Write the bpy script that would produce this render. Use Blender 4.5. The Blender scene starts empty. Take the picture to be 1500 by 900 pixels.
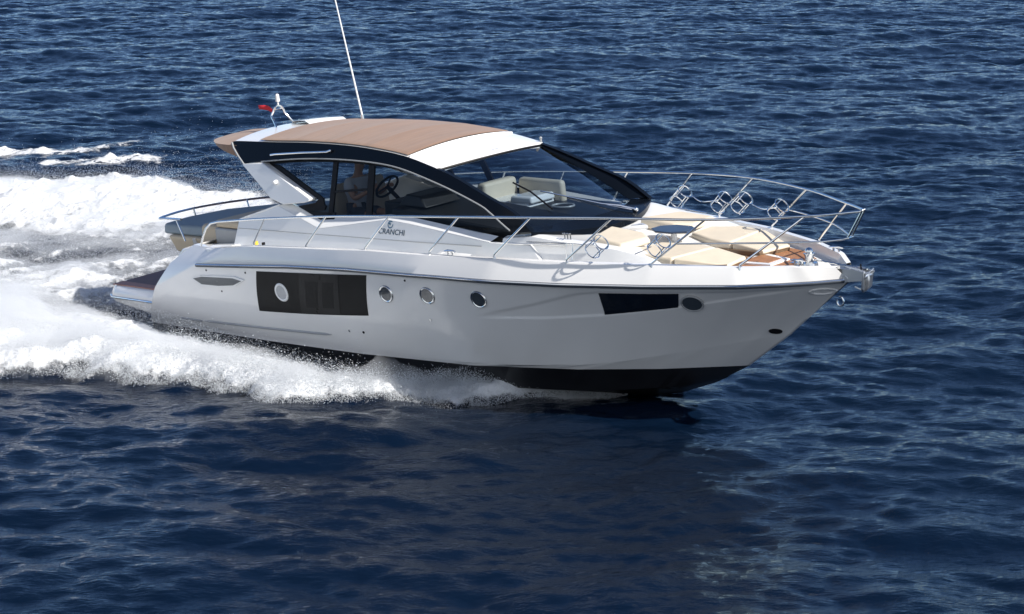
import bpy, bmesh, math, random
import numpy as np
from mathutils import Matrix, Vector

random.seed(4); RNG = np.random.default_rng(11)
scene = bpy.context.scene
COL = scene.collection

# ------------------------------------------------------------------ camera, sky, sun
cam_d = bpy.data.cameras.new("camera"); cam = bpy.data.objects.new("camera", cam_d); COL.objects.link(cam)
cam.location = (0, 0, 7.828); cam.rotation_euler = (math.radians(90 - 13.262), 0, 0)
cam_d.sensor_width = 36; cam_d.lens = 76.34; cam_d.clip_end = 12000; cam_d.clip_start = 0.5
scene.camera = cam

SUN = Vector((0.623, -0.40, 0.665)).normalized()
world = bpy.data.worlds.new("World"); scene.world = world; world.use_nodes = True
wn = world.node_tree.nodes; wl = world.node_tree.links
sky = wn.new("ShaderNodeTexSky"); sky.sky_type = 'NISHITA'; sky.sun_disc = False
sky.sun_elevation = math.asin(SUN.z); sky.sun_rotation = math.atan2(SUN.x, SUN.y)
sky.altitude = 3000; sky.air_density = 1.0; sky.dust_density = 0.0; sky.ozone_density = 1.5
wtc = wn.new("ShaderNodeTexCoord"); wsx = wn.new("ShaderNodeSeparateXYZ"); wl.new(wtc.outputs["Generated"], wsx.inputs[0])
wno = wn.new("ShaderNodeTexNoise"); wno.inputs["Scale"].default_value = 2.6; wno.inputs["Detail"].default_value = 7; wno.inputs["Roughness"].default_value = .58
wmp = wn.new("ShaderNodeMapping"); wmp.inputs["Scale"].default_value = (1, 1, 2.4); wl.new(wtc.outputs["Generated"], wmp.inputs[0]); wl.new(wmp.outputs[0], wno.inputs["Vector"])
def wrange(src, a, b, c=0., d=1.):
    q = wn.new("ShaderNodeMapRange"); q.interpolation_type = 'SMOOTHSTEP'; wl.new(src, q.inputs[0])
    for i_, v_ in enumerate((a, b, c, d)): q.inputs[1 + i_].default_value = v_
    return q.outputs[0]
def wmul(a, b):
    q = wn.new("ShaderNodeMath"); q.operation = 'MULTIPLY'; wl.new(a, q.inputs[0]); wl.new(b, q.inputs[1]); return q.outputs[0]
# unseen white clouds behind the camera, added and brightened to fill the shaded hull
fill_cloud = wmul(wmul(wrange(wno.outputs[0], .33, .56), wrange(wsx.outputs[1], .05, -.35)), wmul(wrange(wsx.outputs[2], .0, .06), wrange(wsx.outputs[2], .85, .45)))
wmx = wn.new("ShaderNodeMix"); wmx.data_type = 'RGBA'; wl.new(fill_cloud, wmx.inputs[0]); wtint = wn.new("ShaderNodeMix"); wtint.data_type = 'RGBA'; wtint.blend_type = 'MULTIPLY'; wtint.inputs[0].default_value = 1.0
wl.new(sky.outputs[0], wtint.inputs[6]); wtint.inputs[7].default_value = (.78, .91, 1.08, 1)          # deep clear summer sky
wl.new(wtint.outputs[2], wmx.inputs[6]); wmx.inputs[7].default_value = (8.6, 8.9, 9.3, 1)
wl.new(wmx.outputs[2], wn["Background"].inputs[0]); wn["Background"].inputs[1].default_value = 0.070
sl = bpy.data.lights.new("sun", 'SUN'); sl.energy = 4.2; sl.angle = math.radians(0.55); sl.color = (1.0, 0.955, 0.89)
sun = bpy.data.objects.new("sun", sl); COL.objects.link(sun); sun.location = (20, 0, 40)
sun.rotation_euler = SUN.to_track_quat('Z', 'Y').to_euler()
scene.view_settings.view_transform = 'Standard'; scene.view_settings.look = 'None'
scene.view_settings.exposure = 0.80; scene.view_settings.gamma = 1.0
scene.view_settings.use_curve_mapping = False
scene.cycles.max_bounces = 10; scene.cycles.volume_bounces = 3; scene.cycles.transparent_max_bounces = 24
scene.cycles.caustics_reflective = False; scene.cycles.caustics_refractive = False

# ------------------------------------------------------------------ materials
def new_mat(name):
    m = bpy.data.materials.new(name); m.use_nodes = True
    return m, m.node_tree.nodes, m.node_tree.links, m.node_tree.nodes["Principled BSDF"]

def pbr(name, col, rough=0.4, metal=0.0, coat=0.0, bump=0.0, bscale=30.0, var=0.0, vscale=3.0, stretch=(1, 1, 1), ior=None, sheen=0.0):
    m, n, l, b = new_mat(name)
    b.inputs["Base Color"].default_value = (*col, 1); b.inputs["Roughness"].default_value = rough
    b.inputs["Metallic"].default_value = metal; b.inputs["Coat Weight"].default_value = coat
    b.inputs["Coat Roughness"].default_value = 0.04; b.inputs["Sheen Weight"].default_value = sheen
    if ior: b.inputs["IOR"].default_value = ior
    tc = n.new("ShaderNodeTexCoord"); mp = n.new("ShaderNodeMapping"); mp.inputs["Scale"].default_value = stretch
    l.new(tc.outputs["Object"], mp.inputs[0])
    if var > 0:
        t = n.new("ShaderNodeTexNoise"); t.inputs["Scale"].default_value = vscale; t.inputs["Detail"].default_value = 6
        l.new(mp.outputs[0], t.inputs["Vector"])
        mr = n.new("ShaderNodeMapRange"); mr.inputs[1].default_value = 0.3; mr.inputs[2].default_value = 0.7
        mr.inputs[3].default_value = 1 - var; mr.inputs[4].default_value = 1 + var; l.new(t.outputs[0], mr.inputs[0])
        mx = n.new("ShaderNodeMix"); mx.data_type = 'RGBA'; mx.blend_type = 'MULTIPLY'; mx.inputs[0].default_value = 1
        mx.inputs[6].default_value = (*col, 1); l.new(mr.outputs[0], mx.inputs[7]); l.new(mx.outputs[2], b.inputs["Base Color"])
        mr2 = n.new("ShaderNodeMapRange"); mr2.inputs[3].default_value = max(0.02, rough - 0.06); mr2.inputs[4].default_value = rough + 0.08
        l.new(t.outputs[0], mr2.inputs[0]); l.new(mr2.outputs[0], b.inputs["Roughness"])
    if bump > 0:
        t2 = n.new("ShaderNodeTexNoise"); t2.inputs["Scale"].default_value = bscale; t2.inputs["Detail"].default_value = 4
        l.new(mp.outputs[0], t2.inputs["Vector"])
        bp = n.new("ShaderNodeBump"); bp.inputs["Strength"].default_value = bump; bp.inputs["Distance"].default_value = 0.02
        l.new(t2.outputs[0], bp.inputs["Height"]); l.new(bp.outputs[0], b.inputs["Normal"])
    return m

def teak(name, col, axis_scale=(1, 1, 1)):
    m, n, l, b = new_mat(name)
    tc = n.new("ShaderNodeTexCoord")
    sx = n.new("ShaderNodeSeparateXYZ"); l.new(tc.outputs["Object"], sx.inputs[0])
    mu = n.new("ShaderNodeMath"); mu.operation = 'MULTIPLY'; mu.inputs[1].default_value = 1 / 0.055; l.new(sx.outputs[1], mu.inputs[0])
    fr = n.new("ShaderNodeMath"); fr.operation = 'FRACT'; l.new(mu.outputs[0], fr.inputs[0])
    gt = n.new("ShaderNodeMath"); gt.operation = 'LESS_THAN'; gt.inputs[1].default_value = 0.14; l.new(fr.outputs[0], gt.inputs[0])
    mp = n.new("ShaderNodeMapping"); mp.inputs["Scale"].default_value = (3, 30, 30); l.new(tc.outputs["Object"], mp.inputs[0])
    t = n.new("ShaderNodeTexNoise"); t.inputs["Scale"].default_value = 2; t.inputs["Detail"].default_value = 5; l.new(mp.outputs[0], t.inputs["Vector"])
    cr = n.new("ShaderNodeValToRGB"); cr.color_ramp.elements[0].position = .3; cr.color_ramp.elements[1].position = .7
    cr.color_ramp.elements[0].color = (*[c * .75 for c in col], 1); cr.color_ramp.elements[1].color = (*[c * 1.2 for c in col], 1)
    l.new(t.outputs[0], cr.inputs[0])
    mx = n.new("ShaderNodeMix"); mx.data_type = 'RGBA'; l.new(gt.outputs[0], mx.inputs[0]); l.new(cr.outputs[0], mx.inputs[6])
    mx.inputs[7].default_value = (.03, .022, .018, 1); l.new(mx.outputs[2], b.inputs["Base Color"]); b.inputs["Roughness"].default_value = .55
    return m

def glass(name, tint, ior=1.5):
    m = bpy.data.materials.new(name); m.use_nodes = True; n = m.node_tree.nodes; l = m.node_tree.links
    n.remove(n["Principled BSDF"]); out = n["Material Output"]
    tr = n.new("ShaderNodeBsdfTransparent"); tr.inputs[0].default_value = (*tint, 1)
    gl = n.new("ShaderNodeBsdfGlossy"); gl.inputs["Roughness"].default_value = 0.01; gl.inputs[0].default_value = (1, 1, 1, 1)
    lw = n.new("ShaderNodeLayerWeight"); lw.inputs[0].default_value = .5; f0 = ((ior - 1) / (ior + 1)) ** 2
    pw = n.new("ShaderNodeMath"); pw.operation = 'POWER'; pw.inputs[1].default_value = 5; l.new(lw.outputs["Facing"], pw.inputs[0])
    fr = n.new("ShaderNodeMath"); fr.operation = 'MULTIPLY_ADD'; fr.inputs[1].default_value = 1 - f0; fr.inputs[2].default_value = f0; l.new(pw.outputs[0], fr.inputs[0])
    mx = n.new("ShaderNodeMixShader"); l.new(fr.outputs[0], mx.inputs[0]); l.new(tr.outputs[0], mx.inputs[1]); l.new(gl.outputs[0], mx.inputs[2])
    l.new(mx.outputs[0], out.inputs[0])
    return m

M = dict(
    gel=pbr("white gelcoat", (.80, .80, .79), .22, coat=.6, var=.03, vscale=1.2),
    hullw=pbr("hull gelcoat", (.80, .79, .775), .14, coat=.6, var=.03, vscale=.9, bump=.02, bscale=1.2),
    nonskid=pbr("non skid deck", (.72, .72, .70), .6, bump=.25, bscale=180),
    bottom=pbr("antifouling", (.010, .011, .014), .35, var=.2, vscale=2, bump=.05, bscale=20),
    black=pbr("black gloss", (.004, .006, .010), .14, ior=1.22),
    matt=pbr("black trim", (.008, .008, .010), .5, ior=1.25),
    chrome=pbr("stainless steel", (.78, .78, .77), .12, metal=1),
    gasket=pbr("rub strip", (.05, .06, .075), .4),
    fabric=pbr("tan canvas", (.225, .135, .088), .85, bump=.35, bscale=5, stretch=(2.2, .35, 1), var=.10, vscale=5, sheen=.2),
    cream=pbr("cream vinyl", (.62, .54, .42), .5, bump=.12, bscale=9, var=.04, vscale=4),
    tan=pbr("beige vinyl", (.48, .40, .29), .55, bump=.12, bscale=9, var=.05, vscale=4),
    blue=pbr("slate blue cover", (.22, .27, .31), .6, bump=.15, bscale=8, var=.06, vscale=3),
    teak=teak("teak deck", (.36, .165, .075)),
    teakd=teak("dark teak", (.17, .065, .045)),
    teak_sun=teak("sun toned teak", (.46, .21, .15)),  # lighter teak colour, sunlight on the platform edge painted in
    panel=pbr("smoked hull panel", (.019, .019, .019), .40, ior=1.18, var=.12, vscale=3),
    panel2=pbr("smoked hull glass", (.026, .026, .026), .28, ior=1.2, var=.12, vscale=3),
    bowglass=pbr("black hull glass", (.006, .007, .009), .05, coat=1),
    portglass=pbr("porthole glass", (.05, .06, .07), .06, coat=1),
    portmilk=pbr("porthole blind", (.32, .34, .36), .2, coat=1),
    grille=pbr("grey grille", (.16, .165, .165), .5, bump=.5, bscale=60, stretch=(.1, 1, 3)),
    grey=pbr("grey plastic", (.30, .31, .32), .4),
    dash=pbr("dashboard", (.013, .014, .016), .45, bump=.1, bscale=40),
    seat=pbr("helm seat leather", (.42, .41, .39), .5, bump=.1, bscale=12),
    inner=pbr("saloon lining", (.06, .055, .048), .6, var=.1),
    wood=pbr("saloon wood", (.13, .085, .05), .4, var=.15, stretch=(1, 6, 6)),
    letter=pbr("navy lettering", (.04, .075, .11), .3),
    red=pbr("red cloth", (.55, .02, .03), .7),
    yellow=pbr("yellow cap", (.65, .45, .05), .4),
    table=pbr("blue table top", (.025, .04, .075), .3),
    ws=glass("windscreen glass", (.55, .62, .68), 1.65),
    side=glass("tinted side glass", (.55, .58, .60), 1.2),
    steel=pbr("brushed steel", (.62, .64, .66), .38, metal=1),
    lamp=pbr("lamp lens", (.75, .72, .70), .15, coat=1),
)

# ------------------------------------------------------------------ boat frame
BOAT = Matrix(((.72010753, .68817321, -.08867227, -5.21852), (-.68998646, .72370238, .01317381, 34.70124),
               (.0732382, .05169611, .99597373, -.09268), (0, 0, 0, 1)))
BM = np.array(BOAT)[:3, :3]; BO = np.array(BOAT)[:3, 3]

def tag(o, label, cat, group=None, kind=None):
    if label: o["label"] = label
    if cat: o["category"] = cat
    if group: o["group"] = group
    if kind: o["kind"] = kind

def empty(name, mat, label, cat):
    o = bpy.data.objects.new(name, None); COL.objects.link(o); o.matrix_world = mat; tag(o, label, cat); o.empty_display_size = .3
    return o

yacht = empty("motor_yacht", BOAT, "white sport motor yacht with tan soft roof and black side windows speeding through blue sea", "yacht")

def obj(name, verts, faces, mat, parent=yacht, smooth=40, bevel=0, seg=2, sub=0, mats=None, fmat=None, fix=True):
    me = bpy.data.meshes.new(name)
    me.from_pydata([tuple(map(float, v)) for v in verts], [], [tuple(map(int, f)) for f in faces])
    if fix:
        bm = bmesh.new(); bm.from_mesh(me); bmesh.ops.remove_doubles(bm, verts=bm.verts, dist=1e-5)
        bmesh.ops.recalc_face_normals(bm, faces=bm.faces); bm.to_mesh(me); bm.free()
    for mm in (mats or [mat]): me.materials.append(mm)
    if fmat is not None: me.polygons.foreach_set("material_index", np.array(fmat, dtype=np.int32))
    me.shade_smooth()
    if smooth < 180: me.set_sharp_from_angle(angle=math.radians(smooth))
    o = bpy.data.objects.new(name, me); COL.objects.link(o)
    if parent: o.parent = parent
    if bevel:
        b = o.modifiers.new("Bevel", 'BEVEL'); b.width = bevel; b.segments = seg; b.limit_method = 'ANGLE'; b.angle_limit = math.radians(30)
        b.harden_normals = False
    if sub:
        s = o.modifiers.new("Subdivision", 'SUBSURF'); s.levels = sub; s.render_levels = sub
    return o

def interp(pts):
    pts = sorted(pts); xs = [p[0] for p in pts]; ys = [p[1] for p in pts]
    return lambda x: np.interp(x, xs, ys)

class MB:
    def __init__(s): s.v = []; s.f = []
    def add(s, v, f):
        k = len(s.v); s.v += [tuple(p) for p in v]; s.f += [tuple(i + k for i in q) for q in f]; return s
    def box(s, lo, hi):
        (a, b, c), (d, e, g) = lo, hi
        return s.add([(a, b, c), (d, b, c), (d, e, c), (a, e, c), (a, b, g), (d, b, g), (d, e, g), (a, e, g)],
                     [(0, 3, 2, 1), (4, 5, 6, 7), (0, 1, 5, 4), (1, 2, 6, 5), (2, 3, 7, 6), (3, 0, 4, 7)])
    def tube(s, path, r, n=8, closed=False):
        P = [Vector(p) for p in path]; N = len(P); rings = []
        rr = r if hasattr(r, '__len__') else [r] * N
        up = None
        for i in range(N):
            a = P[(i - 1) % N] if (closed or i > 0) else P[i]; b = P[(i + 1) % N] if (closed or i < N - 1) else P[i]
            t = (b - a).normalized()
            if up is None: up = Vector((0, 0, 1)) if abs(t.z) < .9 else Vector((1, 0, 0))
            e1 = t.cross(up).normalized(); e2 = e1.cross(t).normalized(); up = e2
            rings.append([P[i] + (e1 * math.cos(2 * math.pi * k / n) + e2 * math.sin(2 * math.pi * k / n)) * rr[i] for k in range(n)])
        v = [p for R in rings for p in R]; f = []
        for i in range(N if closed else N - 1):
            j = (i + 1) % N
            for k in range(n): f.append((i * n + k, i * n + (k + 1) % n, j * n + (k + 1) % n, j * n + k))
        if not closed: f += [tuple(range(n))[::-1], tuple((N - 1) * n + k for k in range(n))]
        return s.add(v, f)
    def grid(s, rows, wrap=False):
        n = len(rows[0]); v = [p for r in rows for p in r]; f = []
        for i in range(len(rows) - 1):
            for k in range(n if wrap else n - 1):
                k2 = (k + 1) % n; f.append((i * n + k, i * n + k2, (i + 1) * n + k2, (i + 1) * n + k))
        return s.add(v, f)
    def prism(s, bot, top):
        n = len(bot)
        return s.add(list(bot) + list(top), [tuple(range(n))[::-1], tuple(range(n, 2 * n))] + [(i, (i + 1) % n, n + (i + 1) % n, n + i) for i in range(n)])
    def sphere(s, c, r, n=10):
        rows = []
        for i in range(n // 2 + 1):
            th = math.pi * i / (n // 2)
            rows.append([(c[0] + r * math.sin(th) * math.cos(2 * math.pi * k / n), c[1] + r * math.sin(th) * math.sin(2 * math.pi * k / n), c[2] + r * math.cos(th)) for k in range(n)])
        return s.grid(rows, wrap=True)
    def obj(s, name, mat, parent=yacht, **k): return obj(name, s.v, s.f, mat, parent, **k)

def spline(pts, n=8):
    P = [np.array(p, float) for p in pts]; out = []
    for i in range(len(P) - 1):
        p0 = P[max(i - 1, 0)]; p1 = P[i]; p2 = P[i + 1]; p3 = P[min(i + 2, len(P) - 1)]
        for k in range(n):
            t = k / n
            out.append(.5 * ((2 * p1) + (-p0 + p2) * t + (2 * p0 - 5 * p1 + 4 * p2 - p3) * t * t + (-p0 + 3 * p1 - 3 * p2 + p3) * t ** 3))
    out.append(P[-1]); return [tuple(p) for p in out]

# ------------------------------------------------------------------ hull
rub_y = interp([(1, 2.0), (2, 2.03), (4, 2.09), (6, 2.09), (7.5, 2.04), (8.8, 1.91), (9.88, 1.70), (11, 1.35), (12.06, .92), (12.5, .62), (12.8, .36), (13.1, .03)])
rub_z = interp([(2.0, 1.03), (2.9, 1.094), (5, 1.237), (6.2, 1.288), (7.8, 1.30), (8.6, 1.292), (10.3, 1.284), (12.35, 1.272), (13.12, 1.254)])
gun_y = interp([(1, 1.93), (2, 1.97), (4, 2.015), (6, 2.01), (7.5, 1.93), (8.8, 1.78), (9.88, 1.56), (11, 1.24), (12.06, .83), (12.7, .45), (13.0, .16)])
gun_z = interp([(2.4, 1.28), (2.56, 1.325), (3.2, 1.345), (4.07, 1.446), (5.29, 1.5), (6.58, 1.552), (8.8, 1.56), (9.9, 1.548), (11, 1.531), (12.07, 1.492), (12.62, 1.475), (13.0, 1.43)])
boot_y = interp([(1, 1.74), (1.2, 1.75), (4, 1.80), (6, 1.75), (8, 1.55), (9.5, 1.1), (10.5, .62), (11.46, 0)])
chine_y = interp([(1.1, 1.76), (4, 1.815), (6, 1.775), (8, 1.60), (8.8, 1.40), (9.64, 1.12), (10.17, .93), (10.64, .75), (11.2, .50), (11.78, .24), (12.15, 0)])
chine_z = interp([(1, .05), (8.5, .05), (9.6, .075), (10.17, .14), (10.64, .22), (11.2, .32), (11.78, .43), (12.15, .48)])
low_y = interp([(1.2, 1.70), (4, 1.74), (6, 1.66), (8, 1.38), (9.5, .86), (10.5, .36), (11.1, 0)])
low_z = interp([(1.2, -.28), (6, -.30), (8, -.33), (9.5, -.36), (10.5, -.30), (11.1, -.18)])
keel_z = interp([(1.2, -.75), (6, -.72), (9.0, -.64), (9.74, -.606), (10.31, -.492), (10.9, -.284), (11.1, -.19), (11.46, 0)])
sm = lambda a, b, x: (lambda t: t * t * (3 - 2 * t))(np.clip((x - a) / (b - a), 0, 1))
crease_lo = interp([(8.3, .735), (9.41, .77), (10.2, .83), (11.2, .955), (12.14, 1.106), (12.9, 1.2)])
crease_hi = interp([(8.3, .74), (8.6, .83), (9.32, .99), (10.0, 1.17), (10.3, 1.205), (12.5, 1.215), (12.9, 1.2)])
RECESS = [.014]
def side(s, t):
    """hull topside from chine (t=0) to rub rail (t=1); s runs stern to stem"""
    xc = 1.20 + (12.15 - 1.20) * s; xr = 2.07 + (13.10 - 2.07) * s
    c = np.array([xc, chine_y(xc), chine_z(xc)]); r = np.array([xr, rub_y(xr), rub_z(xr)])
    p = c + (r - c) * t
    aft = 1 - sm(6.5, 10.0, p[0])
    p[1] += 4 * t * (1 - t) * (.075 * aft - .03 * (1 - aft) * (1 - sm(11.6, 13, p[0])))
    # shallow moulded recess along the forward topside
    f = sm(0, .03, p[2] - crease_lo(p[0])) * sm(0, .035, crease_hi(p[0]) - p[2]) * sm(8.3, 8.9, p[0]) * (1 - sm(12.3, 12.9, p[0]))
    p[1] = max(0, p[1] - RECESS[0] * f)
    return np.array(quarter(p))
def quarter(p):
    x, y, z = p; d = max(0., 1.35 + (z - .5) * 2.55 - x) if z > .42 else 0.
    return (x, y - .20 * d * min(1, (z - .42) / .2) if d > 0 else y, z)
def hull_at(x, z, off=0.0):
    s, t = (x - 1.6) / 11., z / 1.25
    for _ in range(12):
        p = side(s, t); e = np.array([x - p[0], z - p[2]]); d = 1e-4
        a = (side(s + d, t) - p) / d; b = (side(s, t + d) - p) / d
        J = np.array([[a[0], b[0]], [a[2], b[2]]]); q = np.linalg.solve(J, e); s += q[0]; t += q[1]
    p = side(s, t); n = np.cross(side(s + 1e-3, t) - p, side(s, t + 1e-3) - p); n /= np.linalg.norm(n)
    if n[1] < 0: n = -n
    q = p + n * off
    return (q[0], -q[1], q[2])          # starboard side

NS, NT = 230, 74
S = np.linspace(0, 1, NS); rows = []; kinds = []
def lerprow(fy, fz, x0, x1): return [(x0 + (x1 - x0) * s, fy(x0 + (x1 - x0) * s), fz(x0 + (x1 - x0) * s)) for s in S]
rows.append(lerprow(lambda x: 0., keel_z, 1.2, 11.1)); kinds.append(1)
rows.append(lerprow(low_y, low_z, 1.2, 11.1)); kinds.append(1)
rows.append(lerprow(boot_y, lambda x: 0.0, 1.21, 11.46)); kinds.append(0)
for t in np.linspace(0, 1, NT): rows.append([tuple(side(s, t)) for s in S]); kinds.append(0)
rr = lerprow(rub_y, rub_z, 2.07, 13.1)
gx = lambda s: 2.56 + (13.0 - 2.56) * s
gun_row = [(gx(s), gun_y(gx(s)), gun_z(gx(s))) for s in S]
mid_row = [tuple(np.array(a) * .5 + np.array(b) * .5 + np.array([0, .007, .004])) for a, b in zip(rr, gun_row)]
rows += [mid_row, gun_row]; kinds += [0, 0]
rows.append([(x - .0, max(0, y - .09), z + .004) for x, y, z in gun_row]); kinds.append(0)
rows.append([(x - .0, max(0, y - .11), z - .16) for x, y, z in gun_row]); kinds.append(0)
rows = rows[:3 + NT] + [[quarter(p) for p in r_] for r_ in rows[3 + NT:]]
mb = MB(); fm = []
for sg in (-1, 1):
    mb.grid([[(x, sg * y, z) for x, y, z in r] for r in rows]); fm += [k for k in kinds[:-1] for _ in range(NS - 1)]
nr = len(rows); base = nr * NS
for i in range(nr - 3):   # transom
    mb.f.append((i * NS, (i + 1) * NS, base + (i + 1) * NS, base + i * NS)); fm.append(1 if i < 2 else 0)
me_fix = obj("hull", mb.v, mb.f, M["hullw"], mats=[M["hullw"], M["bottom"]], fmat=fm, fix=False, smooth=28)
bm = bmesh.new(); bm.from_mesh(me_fix.data); bmesh.ops.remove_doubles(bm, verts=bm.verts, dist=1e-5); bmesh.ops.recalc_face_normals(bm, faces=bm.faces)
bm.to_mesh(me_fix.data); bm.free(); hull = me_fix

# rub rail: dark strip with a bright steel bead
for sg in (-1, 1):
    xs = np.concatenate([np.linspace(2.92, 12.4, 60), np.linspace(12.5, 13.11, 24)])
    b = MB().tube([(x, sg * (rub_y(x) + .012), rub_z(x)) for x in xs], .028, 8); r_ = b.obj("rub_rail", M["gasket"])
    MB().tube([(x, sg * (rub_y(x) + .03), rub_z(x) + .012) for x in xs], .013, 6).obj("steel_bead", M["chrome"], r_)

# panels that follow the topside
def conform(name, quad, mat, off=.006, nx=24, nz=8, sag=0.0, parent=yacht, thick=.012):
    (tl, tr, br, bl) = [np.array(p) for p in quad]; g = []
    for j in range(nz + 1):
        b = j / nz; row = []
        for i in range(nx + 1):
            a = i / nx; p = (tl * (1 - a) + tr * a) * (1 - b) + (bl * (1 - a) + br * a) * b; z = p[1] - sag * 4 * a * (1 - a) * b
            row.append((p[0], z))
        g.append(row)
    m = MB(); m.grid([[hull_at(x, z, off) for x, z in r] for r in g])
    edge = g[0] + [r[-1] for r in g[1:]] + g[-1][::-1][1:] + [r[0] for r in g[::-1]][1:-1]
    n = len(edge); m.add([hull_at(x, z, off) for x, z in edge] + [hull_at(x, z, off - thick) for x, z in edge], [(i, (i + 1) % n, n + (i + 1) % n, n + i) for i in range(n)])
    return m.obj(name, mat, parent)
def lerp2(q, a, b):
    tl, tr, br, bl = [np.array(p) for p in q]; return tuple((tl * (1 - a) + tr * a) * (1 - b) + (bl * (1 - a) + br * a) * b)
BW = [(4.327, 1.118), (6.645, 1.238), (6.507, .646), (4.175, .505)]
hw = conform("hull_window", BW, M["panel"], .006, 40, 14, .015)
for a0, a1, nm in ((.405, .762, "glass_pane"),):
    conform(nm, [lerp2(BW, a0, .0), lerp2(BW, a1, .0), lerp2(BW, a1, 1.), lerp2(BW, a0, 1.)], M["panel2"], .010, 20, 12, .012, hw)
conform("inner_blind", [lerp2(BW, .47, .2), lerp2(BW, .58, .2), lerp2(BW, .57, .85), lerp2(BW, .46, .85)], M["panel"], .012, 6, 8, 0, hw, .001)
conform("inner_blind", [lerp2(BW, .62, .2), lerp2(BW, .72, .2), lerp2(BW, .71, .85), lerp2(BW, .61, .85)], M["panel"], .012, 6, 8, 0, hw, .001)
bwq = [(10.314, 1.175), (11.317, 1.172), (11.205, .966), (10.241, .85)]
conform("bow_window", bwq, M["bowglass"], .006, 24, 8)
def porthole(x, z, r, ring, gl, rw=.035):
    p0 = np.array(hull_at(x, z)); vx = (np.array(hull_at(x + .01, z)) - p0) / .01; vz = (np.array(hull_at(x, z + .01)) - p0) / .01
    lx = np.linalg.norm(vx); e1 = vx / lx; ka = vz @ e1; kb = np.linalg.norm(vz - ka * e1)      # true circle on the curved skin
    def at_(c, q, off): return hull_at(x + (c - ka * q / kb) / lx, z + q / kb, off)
    def rg(rad, off): return [at_(rad * math.cos(a), rad * math.sin(a), off) for a in np.linspace(0, 2 * math.pi, 33)[:-1]]
    m = MB().grid([rg(r + rw, -.005), rg(r + rw, .006), rg(r + rw * .6, .018), rg(r, .014), rg(r - .008, -.004)], wrap=True); o = m.obj("porthole", ring, smooth=60)
    g = MB().grid([rg(.001, .010), rg(r * .5, .010), rg(r, .010)], wrap=True); g.obj("glass_pane", gl, o)
    return o
porthole(4.805, .843, .105, M["gel"], M["portmilk"], .036)
for x, z in ((6.961, .997), (7.692, 1.022)): porthole(x, z, .098, M["chrome"], M["portglass"], .028)
porthole(8.544, 1.023, .104, M["chrome"], M["portglass"], .022)
RECESS[0] = 0; porthole(11.408, 1.028, .125, M["grey"], M["portglass"], .022); RECESS[0] = .014
# vent, strakes, fittings
VT = [(2.74, .885), (2.975, .945), (3.42, .975), (3.814, 1.0), (4.03, .965), (3.80, .855), (3.40, .80), (2.95, .785)]
def hullpoly(name, poly, mat, off, parent=yacht, rim=.02):
    c = np.mean(np.array(poly), 0); P = [tuple(np.array(p)) for p in poly]
    sh = lambda k: [tuple(c + (np.array(p) - c) * k) for p in P]
    rows_ = [[hull_at(x, z, o_) for x, z in sh(k)] for k, o_ in ((1, -.006), (1, off), (.5, off), (.02, off))]
    return MB().grid(rows_, wrap=True).obj(name, mat, parent)
v_ = hullpoly("hull_vent", VT, M["gel"], .022)
hullpoly("grille", [tuple(np.mean(np.array(VT), 0) + (np.array(p) - np.mean(np.array(VT), 0)) * np.array((.9, .72))) for p in VT], M["grille"], .026, v_)
for x0, x1, z0, z1 in ((2.08, 2.616, .172, .181), (2.67, 5.577, .186, .264)):
    pts = [(x, z0 + (z1 - z0) * (x - x0) / (x1 - x0)) for x in np.linspace(x0, x1, 24)]
    MB().tube([hull_at(x, z, .004) for x, z in pts], [.004] + [.021] * 22 + [.004], 8).obj("spray_strake", M["grey"])
for x, z, r, k in ((5.994, .367, .016, "chrome"), (6.276, .369, .018, "matt"), (3.136, 1.036, .014, "matt"), (4.069, 1.075, .014, "matt"), (7.366, 1.215, .014, "matt"), (7.615, .663, .014, "chrome"), (3.42, .74, .012, "matt")):
    MB().grid([[hull_at(x + q * math.cos(a), z + q * math.sin(a), o_) for a in np.linspace(0, 2 * math.pi, 11)[:-1]] for q, o_ in ((r, -.003), (r, .008), (.001, .008))], wrap=True).obj("skin_fitting", M[k])
MB().grid([[hull_at(12.80 + rx * math.cos(a), 1.12 + rz * math.sin(a), o_) for a in np.linspace(0, 2 * math.pi, 25)[:-1]] for rx, rz, o_ in ((.125, .05, -.004), (.12, .048, .012), (.10, .036, .014), (.085, .028, .004), (.001, .001, .004))], wrap=True).obj("hawse_recess", M["hullw"])
h_ = MB().grid([[hull_at(12.03 + q * 1.3 * math.cos(a), .545 + q * .8 * math.sin(a), o_) for a in np.linspace(0, 2 * math.pi, 17)[:-1]] for q, o_ in ((.05, -.004), (.048, .012), (.001, .012))], wrap=True)
h_.obj("bow_thruster_port", M["matt"])
# bow eye
MB().tube([(12.93 + .05 * math.sin(a), 0, 1.03 - .06 * (1 - math.cos(a))) for a in np.linspace(-.3, math.pi * 1.6, 12)], .011, 6).obj("bow_eye", M["chrome"])

# ------------------------------------------------------------------ swim platform
pl = [(1.40, -1.75), (.25, -1.75), (.08, -1.66), (.0, -1.45), (-.06, -.6), (-.08, 0), (-.06, .6), (.0, 1.45), (.08, 1.66), (.25, 1.75), (1.40, 1.75)]
sh = lambda k, d: [(x if x > 1.3 else x + d, y * k) for x, y in pl]
zb = lambda x: .08 + (1.13 - x) * .17
m = MB()
lay = [[(x, y, zb(x)) for x, y in sh(.94, .12)], [(x, y, .24 if x < 1.2 else .10) for x, y in sh(.985, .03)], [(x, y, .30) for x, y in sh(1, 0)], [(x, y, .34) for x, y in sh(1, 0)],
       [(x, y, .46) for x, y in sh(.975, .05)], [(x, y, .484) for x, y in sh(.955, .08)]]
m.grid(lay, wrap=True); n = len(pl); m.f.append(tuple(range(5 * n, 6 * n))); m.f.append(tuple(range(n))[::-1])
plat = m.obj("swim_platform", M["hullw"], smooth=50)
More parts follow.
